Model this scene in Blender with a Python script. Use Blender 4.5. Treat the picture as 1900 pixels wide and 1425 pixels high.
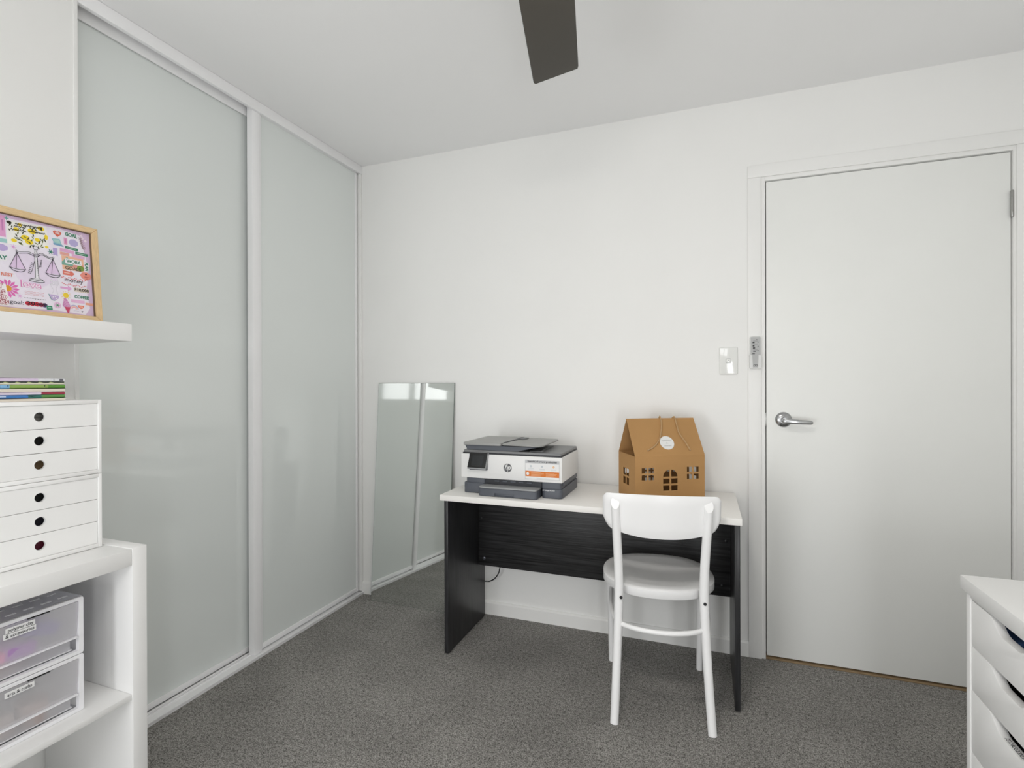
import bpy, bmesh, math, random
from mathutils import Vector, Matrix, Euler

random.seed(7)
for o in list(bpy.data.objects):
    bpy.data.objects.remove(o)
SC = bpy.context.scene
COL = SC.collection
PI = math.pi

# ------------------------------------------------------------------ camera
F_PX = 962.7
cam_d = bpy.data.cameras.new('camera')
cam_d.sensor_fit = 'HORIZONTAL'
cam_d.sensor_width = 36.0
cam_d.lens = F_PX / 1900.0 * 36.0
cam_d.clip_start = 0.01
cam = bpy.data.objects.new('camera', cam_d)
COL.objects.link(cam)
YAW, PITCH, ROLL = 0.3544, -0.0020, -0.0031
fwd = Vector((-math.sin(YAW) * math.cos(PITCH), math.cos(YAW) * math.cos(PITCH), math.sin(PITCH)))
rgt = Vector((math.cos(YAW), math.sin(YAW), 0))
upv = rgt.cross(fwd)
r2 = rgt * math.cos(ROLL) + upv * math.sin(ROLL)
u2 = -rgt * math.sin(ROLL) + upv * math.cos(ROLL)
cam.matrix_world = Matrix(((r2.x, u2.x, -fwd.x, 1.8144), (r2.y, u2.y, -fwd.y, -2.4647),
                           (r2.z, u2.z, -fwd.z, 1.1871), (0, 0, 0, 1)))
SC.camera = cam

# ------------------------------------------------------------------ light
world = bpy.data.worlds.new('world')
SC.world = world
world.use_nodes = True
world.node_tree.nodes['Background'].inputs[0].default_value = (0.75, 0.85, 1.0, 1)
world.node_tree.nodes['Background'].inputs[1].default_value = 0.25

REAR_Y = -3.22
WINDOWS_AND_FILL = [  # x0, x1, z0, z1, watts, colour: one high window, two low side windows added as fill light
    (0.98, 2.06, 1.30, 1.74, 12, (1.0, 1.0, 1.0)),
    (0.10, 0.90, 0.10, 1.20, 30, (0.98, 0.99, 1.0)),
    (2.12, 2.60, 0.10, 1.20, 21, (0.98, 0.99, 1.0))]
for x0, x1, z0, z1, watts, colour in WINDOWS_AND_FILL:      # sky light through the high pane, added fill light at the low ones
    l = bpy.data.lights.new('window_and_fill_light', 'AREA')
    l.shape = 'RECTANGLE'
    l.size = x1 - x0 - 0.08
    l.size_y = z1 - z0 - 0.08
    l.energy = watts
    l.color = colour
    o = bpy.data.objects.new('window_and_fill_light', l)
    COL.objects.link(o)
    o.location = ((x0 + x1) / 2, REAR_Y - 0.035, (z0 + z1) / 2)
    o.rotation_euler = (PI / 2, 0, 0)          # shines into the room (+y)
FAN_LAMP = 110.0                                # strength of the fan's lamp dome

SC.view_settings.view_transform = 'Standard'
SC.view_settings.look = 'None'
SC.view_settings.gamma = 1.0
SC.view_settings.use_curve_mapping = False
SC.view_settings.exposure = -0.9

# ------------------------------------------------------------------ materials
def lin(c):
    return tuple(((v / 255) / 12.92) if v / 255 <= 0.04045 else (((v / 255) + 0.055) / 1.055) ** 2.4 for v in c)

MATS = {}
def mat(name, rgb, rough=0.5, metal=0.0, vary=0.0, vscale=8.0, bump=0.0, bscale=200.0, spec=0.5, coat=0.0,
        stretch=None, emit=0.0, trans=0.0, alpha=1.0, ior=1.45):
    m = bpy.data.materials.new(name)
    m.use_nodes = True
    nt = m.node_tree
    b = nt.nodes['Principled BSDF']
    col = (*lin(rgb), 1)
    b.inputs['Base Color'].default_value = col
    b.inputs['Roughness'].default_value = rough
    b.inputs['Metallic'].default_value = metal
    b.inputs['Specular IOR Level'].default_value = spec
    b.inputs['IOR'].default_value = ior
    if coat:
        b.inputs['Coat Weight'].default_value = coat
        b.inputs['Coat Roughness'].default_value = 0.03
    if trans:
        b.inputs['Transmission Weight'].default_value = trans
    if alpha < 1:
        b.inputs['Alpha'].default_value = alpha
    if emit:
        b.inputs['Emission Color'].default_value = col
        b.inputs['Emission Strength'].default_value = emit
    if vary or bump:
        tc = nt.nodes.new('ShaderNodeTexCoord')
        mp = nt.nodes.new('ShaderNodeMapping')
        nt.links.new(tc.outputs['Object'], mp.inputs['Vector'])
        if stretch:
            mp.inputs['Scale'].default_value = stretch
        if vary:
            nz = nt.nodes.new('ShaderNodeTexNoise')
            nz.inputs['Scale'].default_value = vscale
            nz.inputs['Detail'].default_value = 5
            nt.links.new(mp.outputs[0], nz.inputs['Vector'])
            rp = nt.nodes.new('ShaderNodeValToRGB')
            rp.color_ramp.elements[0].position = 0.3
            rp.color_ramp.elements[1].position = 0.7
            rp.color_ramp.elements[0].color = (*[c * (1 - vary) for c in col[:3]], 1)
            rp.color_ramp.elements[1].color = (*[min(1, c * (1 + vary)) for c in col[:3]], 1)
            nt.links.new(nz.outputs['Fac'], rp.inputs['Fac'])
            nt.links.new(rp.outputs['Color'], b.inputs['Base Color'])
        if bump:
            n2 = nt.nodes.new('ShaderNodeTexNoise')
            n2.inputs['Scale'].default_value = bscale
            n2.inputs['Detail'].default_value = 3
            nt.links.new(mp.outputs[0], n2.inputs['Vector'])
            bp = nt.nodes.new('ShaderNodeBump')
            bp.inputs['Strength'].default_value = bump
            bp.inputs['Distance'].default_value = 0.002
            nt.links.new(n2.outputs['Fac'], bp.inputs['Height'])
            nt.links.new(bp.outputs['Normal'], b.inputs['Normal'])
    MATS[name] = m
    return m

mat('wall_paint', (250, 250, 248), 0.75, vary=0.012, vscale=3, bump=0.05, bscale=350, spec=0.3)
mat('ceiling_paint', (252, 252, 252), 0.85, vary=0.01, vscale=2, bump=0.04, bscale=300, spec=0.2)
mat('trim_paint', (250, 250, 248), 0.4, vary=0.008, vscale=6)
mat('door_paint', (249, 250, 247), 0.42, vary=0.01, vscale=4, bump=0.03, bscale=160)
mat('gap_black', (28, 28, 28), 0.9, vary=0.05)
mat('threshold_oak', (150, 128, 98), 0.6, vary=0.15, vscale=20, stretch=(1, 8, 8))
mat('wardrobe_glass', (236, 241, 239), 0.07, spec=0.55, coat=0.35, vary=0.006, vscale=2)
mat('wardrobe_alu', (252, 252, 253), 0.38, vary=0.01, vscale=10)
mat('white_laminate', (248, 248, 247), 0.35, vary=0.008, vscale=9)
mat('white_gloss', (248, 248, 247), 0.22, vary=0.006, vscale=9)
mat('chair_white', (249, 249, 249), 0.3, vary=0.006, vscale=9)
mat('desk_top_white', (248, 246, 242), 0.45, vary=0.02, vscale=30, stretch=(1, 10, 10), bump=0.05, bscale=90)
mat('black_wood', (44, 44, 45), 0.4, vary=0.75, vscale=12, stretch=(0.45, 8, 13), bump=0.35, bscale=14)
mat('black_wood_upright', (42, 42, 44), 0.34, vary=0.55, vscale=12, stretch=(13, 13, 0.45), bump=0.25, bscale=14)
mat('bolt_grey', (125, 128, 138), 0.35, metal=0.8, vary=0.05)
mat('bolt_black', (50, 50, 52), 0.3, metal=0.3, vary=0.05)
mat('satin_chrome', (176, 177, 178), 0.26, metal=1.0, vary=0.03, vscale=30)
mat('hinge_steel', (168, 168, 166), 0.3, metal=0.9, vary=0.03, vscale=30)
mat('switch_plastic', (242, 243, 240), 0.13, coat=0.6, vary=0.005)
mat('switch_mark', (140, 141, 140), 0.3, vary=0.02)
mat('remote_white', (228, 229, 228), 0.35, vary=0.01)
mat('remote_grey', (188, 189, 189), 0.45, vary=0.02)
mat('remote_ink', (70, 70, 72), 0.6, vary=0.05)
mat('fan_blade', (68, 64, 57), 0.42, vary=0.04, vscale=6)
mat('fan_metal', (60, 58, 55), 0.35, metal=0.4, vary=0.03)
mat('printer_white', (238, 238, 237), 0.38, vary=0.006, bump=0.04, bscale=900)
mat('printer_slate', (84, 88, 96), 0.42, vary=0.03, bump=0.05, bscale=900)
mat('printer_dark', (46, 48, 53), 0.45, vary=0.04)
mat('printer_grey', (160, 160, 158), 0.4, vary=0.015, bump=0.05, bscale=900)
mat('printer_midgrey', (128, 129, 130), 0.42, vary=0.02, bump=0.05, bscale=900)
mat('tray_grey', (158, 160, 161), 0.4, vary=0.02)
mat('screen_black', (16, 17, 18), 0.12, vary=0.05)
mat('screen_glass', (34, 37, 39), 0.1, vary=0.05)
mat('logo_grey', (92, 93, 95), 0.4, vary=0.02)
mat('label_grey', (196, 197, 199), 0.5, vary=0.01)
mat('label_white', (240, 240, 240), 0.5, vary=0.01)
mat('label_orange', (222, 122, 42), 0.5, vary=0.03)
mat('label_ink', (55, 56, 60), 0.5, vary=0.03)
mat('label_faint', (206, 212, 216), 0.5, vary=0.02)
mat('label_peach', (238, 196, 156), 0.5, vary=0.02)
mat('kraft', (184, 142, 93), 0.75, vary=0.05, vscale=6, bump=0.08, bscale=500, spec=0.25)
mat('kraft_edge', (200, 166, 124), 0.8, vary=0.05)
mat('cord_brown', (186, 152, 110), 0.8, vary=0.12, vscale=300)
mat('tag_white', (238, 238, 236), 0.5, vary=0.01)
mat('tag_ink', (130, 130, 132), 0.6, vary=0.05)
mat('oak_frame', (226, 196, 150), 0.5, vary=0.12, vscale=16, stretch=(3, 30, 30))
mat('oak_frame_side', (225, 194, 148), 0.5, vary=0.12, vscale=16, stretch=(30, 30, 3))
mat('frame_back', (120, 100, 78), 0.8, vary=0.05)
mat('plastic_white', (246, 246, 249), 0.35, vary=0.006)
mat('hole_dark', (34, 32, 30), 0.7, vary=0.3, vscale=40)
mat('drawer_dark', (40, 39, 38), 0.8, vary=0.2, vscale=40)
mat('blue_cloth', (96, 132, 190), 0.8, vary=0.15, vscale=30, bump=0.2)
mat('cable_black', (26, 26, 28), 0.45, vary=0.05)
mat('paper_cream', (232, 224, 210), 0.8, vary=0.05, vscale=8, stretch=(1, 1, 60))
mat('vinyl_pvc', (236, 236, 234), 0.35, vary=0.01)

def mirror_mat():
    m = mat('mirror_silver', (236, 239, 237), 0.0, metal=1.0)
    nt = m.node_tree
    b = nt.nodes['Principled BSDF']
    tc = nt.nodes.new('ShaderNodeTexCoord')
    nz = nt.nodes.new('ShaderNodeTexNoise')
    nz.inputs['Scale'].default_value = 3
    nt.links.new(tc.outputs['Object'], nz.inputs['Vector'])
    mr = nt.nodes.new('ShaderNodeMapRange')
    mr.inputs[3].default_value = 0.0
    mr.inputs[4].default_value = 0.012
    nt.links.new(nz.outputs['Fac'], mr.inputs[0])
    nt.links.new(mr.outputs[0], b.inputs['Roughness'])
mirror_mat()
mat('mirror_edge', (96, 108, 104), 0.2, vary=0.05)

def carpet_mat():
    m = bpy.data.materials.new('carpet')
    m.use_nodes = True
    nt = m.node_tree
    N, L = nt.nodes, nt.links
    b = N['Principled BSDF']
    b.inputs['Roughness'].default_value = 0.95
    b.inputs['Specular IOR Level'].default_value = 0.1
    b.inputs['Sheen Weight'].default_value = 0.15
    b.inputs['Sheen Roughness'].default_value = 0.5
    tc = N.new('ShaderNodeTexCoord')
    def noise(scale, detail=2, rough=0.6):
        n = N.new('ShaderNodeTexNoise')
        n.inputs['Scale'].default_value = scale
        n.inputs['Detail'].default_value = detail
        n.inputs['Roughness'].default_value = rough
        L.new(tc.outputs['Object'], n.inputs['Vector'])
        return n
    fine = noise(230, 2, 0.7)
    mid = noise(75, 3, 0.65)
    big = noise(3.2, 4, 0.55)
    r1 = N.new('ShaderNodeValToRGB')
    r1.color_ramp.elements[0].position = 0.38
    r1.color_ramp.elements[0].color = (*lin((66, 64, 60)), 1)
    r1.color_ramp.elements[1].position = 0.62
    r1.color_ramp.elements[1].color = (*lin((184, 181, 176)), 1)
    mx = N.new('ShaderNodeMix'); mx.data_type = 'FLOAT'
    mx.inputs[0].default_value = 0.3
    L.new(fine.outputs['Fac'], mx.inputs[2]); L.new(mid.outputs['Fac'], mx.inputs[3])
    L.new(mx.outputs[0], r1.inputs['Fac'])
    r2_ = N.new('ShaderNodeValToRGB')        # pile brushed this way and that
    r2_.color_ramp.elements[0].position = 0.35
    r2_.color_ramp.elements[0].color = (0.84, 0.84, 0.84, 1)
    r2_.color_ramp.elements[1].position = 0.65
    r2_.color_ramp.elements[1].color = (1.08, 1.08, 1.08, 1)
    L.new(big.outputs['Fac'], r2_.inputs['Fac'])
    mul = N.new('ShaderNodeMix'); mul.data_type = 'RGBA'; mul.blend_type = 'MULTIPLY'
    mul.inputs[0].default_value = 1.0
    L.new(r1.outputs['Color'], mul.inputs[6]); L.new(r2_.outputs['Color'], mul.inputs[7])
    L.new(mul.outputs[2], b.inputs['Base Color'])
    bp = N.new('ShaderNodeBump')
    bp.inputs['Strength'].default_value = 0.9
    bp.inputs['Distance'].default_value = 0.004
    L.new(mx.outputs[0], bp.inputs['Height'])
    L.new(bp.outputs['Normal'], b.inputs['Normal'])
    MATS['carpet'] = m
carpet_mat()

def frosted_mat(name, rgb, alpha):
    """translucent polypropylene: part clear-through, part milky"""
    m = bpy.data.materials.new(name)
    m.use_nodes = True
    nt = m.node_tree
    N, L = nt.nodes, nt.links
    out = N['Material Output']
    b = N['Principled BSDF']
    b.inputs['Base Color'].default_value = (*lin(rgb), 1)
    b.inputs['Roughness'].default_value = 0.3
    tl = N.new('ShaderNodeBsdfTranslucent')
    tl.inputs['Color'].default_value = (*lin(rgb), 1)
    tp = N.new('ShaderNodeBsdfTransparent')
    m1 = N.new('ShaderNodeMixShader'); m1.inputs[0].default_value = 0.3
    L.new(b.outputs[0], m1.inputs[1]); L.new(tl.outputs[0], m1.inputs[2])
    m2 = N.new('ShaderNodeMixShader')
    nz = N.new('ShaderNodeTexNoise'); nz.inputs['Scale'].default_value = 6
    tc = N.new('ShaderNodeTexCoord'); L.new(tc.outputs['Object'], nz.inputs['Vector'])
    mr = N.new('ShaderNodeMapRange'); mr.inputs[3].default_value = alpha - 0.03; mr.inputs[4].default_value = alpha + 0.03
    L.new(nz.outputs['Fac'], mr.inputs[0]); L.new(mr.outputs[0], m2.inputs[0])
    L.new(tp.outputs[0], m2.inputs[1]); L.new(m1.outputs[0], m2.inputs[2])
    L.new(m2.outputs[0], out.inputs['Surface'])
    MATS[name] = m
frosted_mat('frosted_front', (246, 245, 248), 0.40)
frosted_mat('frosted_box', (240, 241, 246), 0.38)

def emit_mat(name, rgb, strength):
    m = bpy.data.materials.new(name)
    m.use_nodes = True
    b = m.node_tree.nodes['Principled BSDF']
    b.inputs['Base Color'].default_value = (0.9, 0.9, 0.9, 1)
    b.inputs['Emission Color'].default_value = (*rgb, 1)
    b.inputs['Emission Strength'].default_value = strength
    MATS[name] = m
emit_mat('fan_lamp', (1.0, 0.955, 0.9), FAN_LAMP)
mat('window_glass', (220, 232, 236), 0.02, trans=1.0)

def flat(rgb):
    n = 'print_%d_%d_%d' % rgb
    return MATS.get(n) or mat(n, rgb, 0.55, vary=0.03, vscale=60)

# ------------------------------------------------------------------ mesh helpers
def B(x0, x1, y0, y1, z0, z1, b=0.0015, s=2):
    bm = bmesh.new()
    v = [bm.verts.new(p) for p in ((x0, y0, z0), (x1, y0, z0), (x1, y1, z0), (x0, y1, z0),
                                   (x0, y0, z1), (x1, y0, z1), (x1, y1, z1), (x0, y1, z1))]
    for f in ((3, 2, 1, 0), (4, 5, 6, 7), (0, 1, 5, 4), (1, 2, 6, 5), (2, 3, 7, 6), (3, 0, 4, 7)):
        bm.faces.new([v[i] for i in f])
    if b:
        b = min(b, 0.45 * min(abs(x1 - x0), abs(y1 - y0), abs(z1 - z0)))
        bmesh.ops.bevel(bm, geom=bm.edges[:], offset=b, segments=s, affect='EDGES', profile=0.5)
    return bm

def prism(poly, h0, h1, axis='z', b=0.0, s=1):
    """extrude a 2D outline. axis z: (x,y)->z ; axis y: (x,z)->y ; axis x: (y,z)->x"""
    bm = bmesh.new()
    def p3(p, h):
        return {'z': (p[0], p[1], h), 'y': (p[0], h, p[1]), 'x': (h, p[0], p[1])}[axis]
    lo = [bm.verts.new(p3(p, h0)) for p in poly]
    hi = [bm.verts.new(p3(p, h1)) for p in poly]
    n = len(poly)
    bm.faces.new(lo[::-1]); bm.faces.new(hi)
    for i in range(n):
        bm.faces.new((lo[i], lo[(i + 1) % n], hi[(i + 1) % n], hi[i]))
    bmesh.ops.recalc_face_normals(bm, faces=bm.faces[:])
    if b:
        ring = [e for e in bm.edges if len(e.link_faces) == 2 and any(len(f.verts) == n for f in e.link_faces)]
        bmesh.ops.bevel(bm, geom=ring, offset=b, segments=s, affect='EDGES', profile=0.5)
    return bm

def rrect(x0, x1, y0, y1, r, n=5):
    pts = []
    for cx, cy, a in ((x1 - r, y0 + r, -PI / 2), (x1 - r, y1 - r, 0), (x0 + r, y1 - r, PI / 2), (x0 + r, y0 + r, PI)):
        for i in range(n + 1):
            t = a + PI / 2 * i / n
            pts.append((cx + r * math.cos(t), cy + r * math.sin(t)))
    return pts

def circle(cx, cy, r, n=24, ry=None, a0=0):
    ry = r if ry is None else ry
    return [(cx + r * math.cos(a0 + 2 * PI * i / n), cy + ry * math.sin(a0 + 2 * PI * i / n)) for i in range(n)]

def tube(path, r, n=12, cap=True):
    bm = bmesh.new()
    path = [Vector(p) for p in path]
    rs = r if isinstance(r, (list, tuple)) else [r] * len(path)
    rings = []
    prev = None
    for i, p in enumerate(path):
        t = (path[min(i + 1, len(path) - 1)] - path[max(i - 1, 0)]).normalized()
        if prev is None:
            a = Vector((0, 0, 1)) if abs(t.z) < 0.9 else Vector((1, 0, 0))
            u = t.cross(a).normalized()
        else:
            u = (prev - t * prev.dot(t)).normalized()
        prev = u
        w = t.cross(u)
        rings.append([bm.verts.new(p + (u * math.cos(2 * PI * k / n) + w * math.sin(2 * PI * k / n)) * rs[i]) for k in range(n)])
    for a, b_ in zip(rings, rings[1:]):
        for k in range(n):
            bm.faces.new((a[k], a[(k + 1) % n], b_[(k + 1) % n], b_[k]))
    if cap:
        bm.faces.new(rings[0][::-1]); bm.faces.new(rings[-1])
    bmesh.ops.recalc_face_normals(bm, faces=bm.faces[:])
    return bm

def smooth_path(pts, sub=6, closed=False):
    """Catmull-Rom"""
    P = [Vector(p) for p in pts]
    out = []
    n = len(P)
    rng = range(n) if closed else range(n - 1)
    for i in rng:
        g = (lambda k: P[k % n]) if closed else (lambda k: P[max(0, min(n - 1, k))])
        p0, p1, p2, p3 = g(i - 1), g(i), g(i + 1), g(i + 2)
        for j in range(sub):
            t = j / sub
            out.append(0.5 * ((2 * p1) + (-p0 + p2) * t + (2 * p0 - 5 * p1 + 4 * p2 - p3) * t * t + (-p0 + 3 * p1 - 3 * p2 + p3) * t ** 3))
    if not closed:
        out.append(P[-1])
    return out

def lathe(profile, n=32, axis='z'):
    bm = bmesh.new()
    rings = []
    for r, h in profile:
        if r < 1e-6:
            rings.append([bm.verts.new((0, 0, h))])
        else:
            rings.append([bm.verts.new((r * math.cos(2 * PI * k / n), r * math.sin(2 * PI * k / n), h)) for k in range(n)])
    for a, b_ in zip(rings, rings[1:]):
        if len(a) == 1 and len(b_) == 1:
            continue
        for k in range(n):
            k2 = (k + 1) % n
            if len(a) == 1:
                bm.faces.new((a[0], b_[k2], b_[k]))
            elif len(b_) == 1:
                bm.faces.new((a[k], a[k2], b_[0]))
            else:
                bm.faces.new((a[k], a[k2], b_[k2], b_[k]))
    if len(rings[0]) > 1: bm.faces.new(rings[0][::-1])
    if len(rings[-1]) > 1: bm.faces.new(rings[-1])
    bmesh.ops.recalc_face_normals(bm, faces=bm.faces[:])
    if axis == 'y-':      # axis points to -y
        bmesh.ops.transform(bm, matrix=Matrix.Rotation(PI / 2, 4, 'X'), verts=bm.verts[:])
    return bm

def xf(bm, loc=(0, 0, 0), rot=(0, 0, 0), scale=(1, 1, 1)):
    M = Matrix.Translation(loc) @ Euler(rot).to_matrix().to_4x4() @ Matrix.Diagonal((*scale, 1))
    bmesh.ops.transform(bm, matrix=M, verts=bm.verts[:])
    return bm

def join(*bms):
    out = bmesh.new()
    for b_ in bms:
        me = bpy.data.meshes.new('tmp')
        b_.to_mesh(me); b_.free()
        out.from_mesh(me)
        bpy.data.meshes.remove(me)
    return out

def cutter(panel, cuts):
    """boolean difference on bmesh panels (exact)"""
    def tmp(bm):
        me = bpy.data.meshes.new('tmp'); bm.to_mesh(me); bm.free()
        o = bpy.data.objects.new('tmp', me); COL.objects.link(o)
        return o
    a = tmp(panel); c = tmp(cuts)
    md = a.modifiers.new('b', 'BOOLEAN'); md.object = c; md.operation = 'DIFFERENCE'; md.solver = 'EXACT'
    dg = bpy.context.evaluated_depsgraph_get()
    me = bpy.data.meshes.new_from_object(a.evaluated_get(dg))
    bm = bmesh.new(); bm.from_mesh(me)
    for o in (a, c):
        m_ = o.data
        bpy.data.objects.remove(o); bpy.data.meshes.remove(m_)
    bpy.data.meshes.remove(me)
    return bm

def text(s, size, thick=0.0003, offset=0.0, shear=0.0, align='CENTER', upright=True, spacing=1.0, width=None):
    """lettering as thin mesh; upright: faces -y with x to the right, z up, resting against y=0"""
    cu = bpy.data.curves.new('tmp', 'FONT')
    cu.body = s; cu.size = size; cu.extrude = thick / 2; cu.offset = offset; cu.shear = shear
    cu.align_x = align; cu.align_y = 'CENTER'; cu.space_character = spacing; cu.resolution_u = 3
    o = bpy.data.objects.new('tmp', cu); COL.objects.link(o)
    dg = bpy.context.evaluated_depsgraph_get()
    me = bpy.data.meshes.new_from_object(o.evaluated_get(dg))
    bm = bmesh.new(); bm.from_mesh(me)
    bpy.data.objects.remove(o); bpy.data.curves.remove(cu); bpy.data.meshes.remove(me)
    xs = [v.co.x for v in bm.verts]; ys = [v.co.y for v in bm.verts]
    if width and xs:
        k = width / (max(xs) - min(xs))
        bmesh.ops.scale(bm, vec=(k, 1, 1), verts=bm.verts[:])
    ym = (max(ys) + min(ys)) / 2 if ys else 0
    bmesh.ops.translate(bm, vec=(0, -ym, thick / 2), verts=bm.verts[:])
    if upright:
        bmesh.ops.transform(bm, matrix=Matrix.Rotation(PI / 2, 4, 'X'), verts=bm.verts[:])
    return bm

def ob(name, bm, m, parent=None, smooth=True, angle=35):
    me = bpy.data.meshes.new(name)
    bm.to_mesh(me); bm.free()
    if smooth:
        me.polygons.foreach_set('use_smooth', [True] * len(me.polygons))
        me.set_sharp_from_angle(angle=math.radians(angle))
    me.materials.append(MATS[m] if isinstance(m, str) else m)
    o = bpy.data.objects.new(name, me)
    COL.objects.link(o)
    if parent: o.parent = parent
    return o

def tag(o, label, cat, group=None, kind=None):
    o['label'] = label; o['category'] = cat
    if group: o['group'] = group
    if kind: o['kind'] = kind
    return o

def thing(name, label, cat, loc=(0, 0, 0), rotz=0.0, group=None, kind=None, rotx=0.0):
    o = bpy.data.objects.new(name, None)
    o.empty_display_size = 0.05
    COL.objects.link(o)
    o.location = loc; o.rotation_euler = (rotx, 0, rotz)
    return tag(o, label, cat, group, kind)

def structure(name, bm, m, label, cat):
    return tag(ob(name, bm, m), label, cat, kind='structure')

# ------------------------------------------------------------------ room shell
H = 2.4145
RX = 3.06                # right wall
DX0, DX1, DZ = 2.0657, 2.8919, 2.045      # door leaf
structure('floor', B(-0.75, RX + 0.1, REAR_Y - 0.15, 0.16, -0.08, 0, 0), 'carpet',
          'speckled grey cut-pile carpet covering the whole floor', 'carpet')
structure('ceiling', B(-0.75, RX + 0.1, REAR_Y - 0.15, 0.16, H, H + 0.08, 0), 'ceiling_paint',
          'flat white plasterboard ceiling without cornice', 'ceiling')
structure('wall_back', join(B(-0.75, DX0 - 0.024, 0, 0.1, 0, H, 0), B(DX1 + 0.024, RX + 0.1, 0, 0.1, 0, H, 0),
                            B(DX0 - 0.024, DX1 + 0.024, 0, 0.1, DZ + 0.024, H, 0)),
          'wall_paint', 'white painted wall behind the desk, with the room door', 'wall')
structure('wall_left', join(B(-0.1, 0, REAR_Y - 0.1, -1.4355, 0, H, 0), B(-0.75, -0.1, -1.53, -1.4355, 0, H, 0),
                            B(-0.75, -0.7, -1.4355, 0, 0, H, 0)),
          'wall_paint', 'white painted wall carrying the floating shelf, beside the wardrobe', 'wall')
structure('wall_right', B(RX, RX + 0.1, REAR_Y - 0.1, 0, 0, H, 0), 'wall_paint',
          'white painted wall beyond the door hinges, behind the white desk', 'wall')
rear = [B(0, 0.10, REAR_Y - 0.1, REAR_Y, 0, H, 0), B(0.90, 0.98, REAR_Y - 0.1, REAR_Y, 0, H, 0), B(2.06, 2.12, REAR_Y - 0.1, REAR_Y, 0, H, 0),
        B(2.60, RX, REAR_Y - 0.1, REAR_Y, 0, H, 0)]
for x0, x1, z0, z1, _w, _c in WINDOWS_AND_FILL:
    rear += [B(x0, x1, REAR_Y - 0.1, REAR_Y, 0, z0, 0), B(x0, x1, REAR_Y - 0.1, REAR_Y, z1, H, 0)]
structure('wall_rear', join(*rear), 'wall_paint', 'white painted wall holding the high window and two added fill windows opposite the desk', 'wall')
wlab = ['high white framed window in the wall facing the desk', 'added low white framed fill light window near the bookcase', 'added low white framed fill light window near the white worktop']
for i, (x0, x1, z0, z1, _w, _c) in enumerate(WINDOWS_AND_FILL):
    win = thing('window_%d' % (i + 1), wlab[i], 'window', ((x0 + x1) / 2, REAR_Y, z0), kind='structure')
    hw = (x1 - x0) / 2; hz = z1 - z0
    for nm, bx in (('window_frame', B(-hw, -hw + 0.04, -0.09, -0.005, 0, hz)), ('window_frame', B(hw - 0.04, hw, -0.09, -0.005, 0, hz)),
                   ('window_frame', B(-hw + 0.04, hw - 0.04, -0.09, -0.005, 0, 0.04)), ('window_frame', B(-hw + 0.04, hw - 0.04, -0.09, -0.005, hz - 0.04, hz))):
        ob(nm, bx, 'wardrobe_alu', win)
    if i == 0:
        ob('mullion', B(0.03, 0.11, -0.034, -0.008, 0.04, hz - 0.04), 'wardrobe_alu', win)
    ob('pane', B(-hw + 0.04, hw - 0.04, -0.07, -0.064, 0.04, hz - 0.04, 0), 'window_glass', win)

structure('baseboard_back', prism([(-0.012, 0), (0, 0), (0, 0.066), (-0.006, 0.066), (-0.012, 0.058)], 0.0, 1.993, 'x'),
          'trim_paint', 'low white skirting board along the wall behind the desk', 'baseboard')
structure('baseboard_left', prism([(0.012, 0), (0.012, 0.058), (0.006, 0.066), (0, 0.066), (0, 0)], REAR_Y, -1.4355, 'y'),
          'trim_paint', 'low white skirting board behind the white bookcase', 'baseboard')
structure('baseboard_right', prism([(RX - 0.012, 0), (RX, 0), (RX, 0.066), (RX - 0.006, 0.066), (RX - 0.012, 0.058)], REAR_Y, 0, 'y'),
          'trim_paint', 'low white skirting board along the wall behind the white desk', 'baseboard')

# ---- wardrobe: tracks, jambs and two sliding doors
structure('trim_1', join(B(-0.014, 0.003, -1.4245, -0.0005, 2.369, H - 0.001, 0.001),
                         B(-0.056, -0.050, -1.4245, -0.015, 2.352, H - 0.001, 0.001),
                         B(-0.11, -0.014, -1.4245, -0.0005, H - 0.012, H - 0.0005, 0)),
          'wardrobe_alu', 'white aluminium top track of the sliding wardrobe doors', 'track')
structure('trim_2', join(B(-0.10, 0.012, -1.4245, -0.0005, 0.0, 0.009, 0.001), B(0.004, 0.012, -1.4245, -0.0005, 0.006, 0.0145, 0.001),
                         B(-0.034, -0.030, -1.4245, -0.0005, 0.006, 0.0145, 0.0005), B(-0.052, -0.044, -1.4245, -0.0005, 0.006, 0.0145, 0.0005)),
          'wardrobe_alu', 'white floor track under the sliding wardrobe doors', 'track')
structure('trim_3', join(B(-0.11, 0.004, -1.4355, -1.4245, 0, H, 0.001)), 'trim_paint',
          'thin white jamb strip between the shelf wall and the wardrobe', 'trim')
structure('trim_4', B(-0.11, 0.0, -0.015, -0.0005, 0.0145, 2.369, 0.001), 'trim_paint',
          'thin white jamb strip where the wardrobe meets the desk wall', 'trim')

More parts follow.
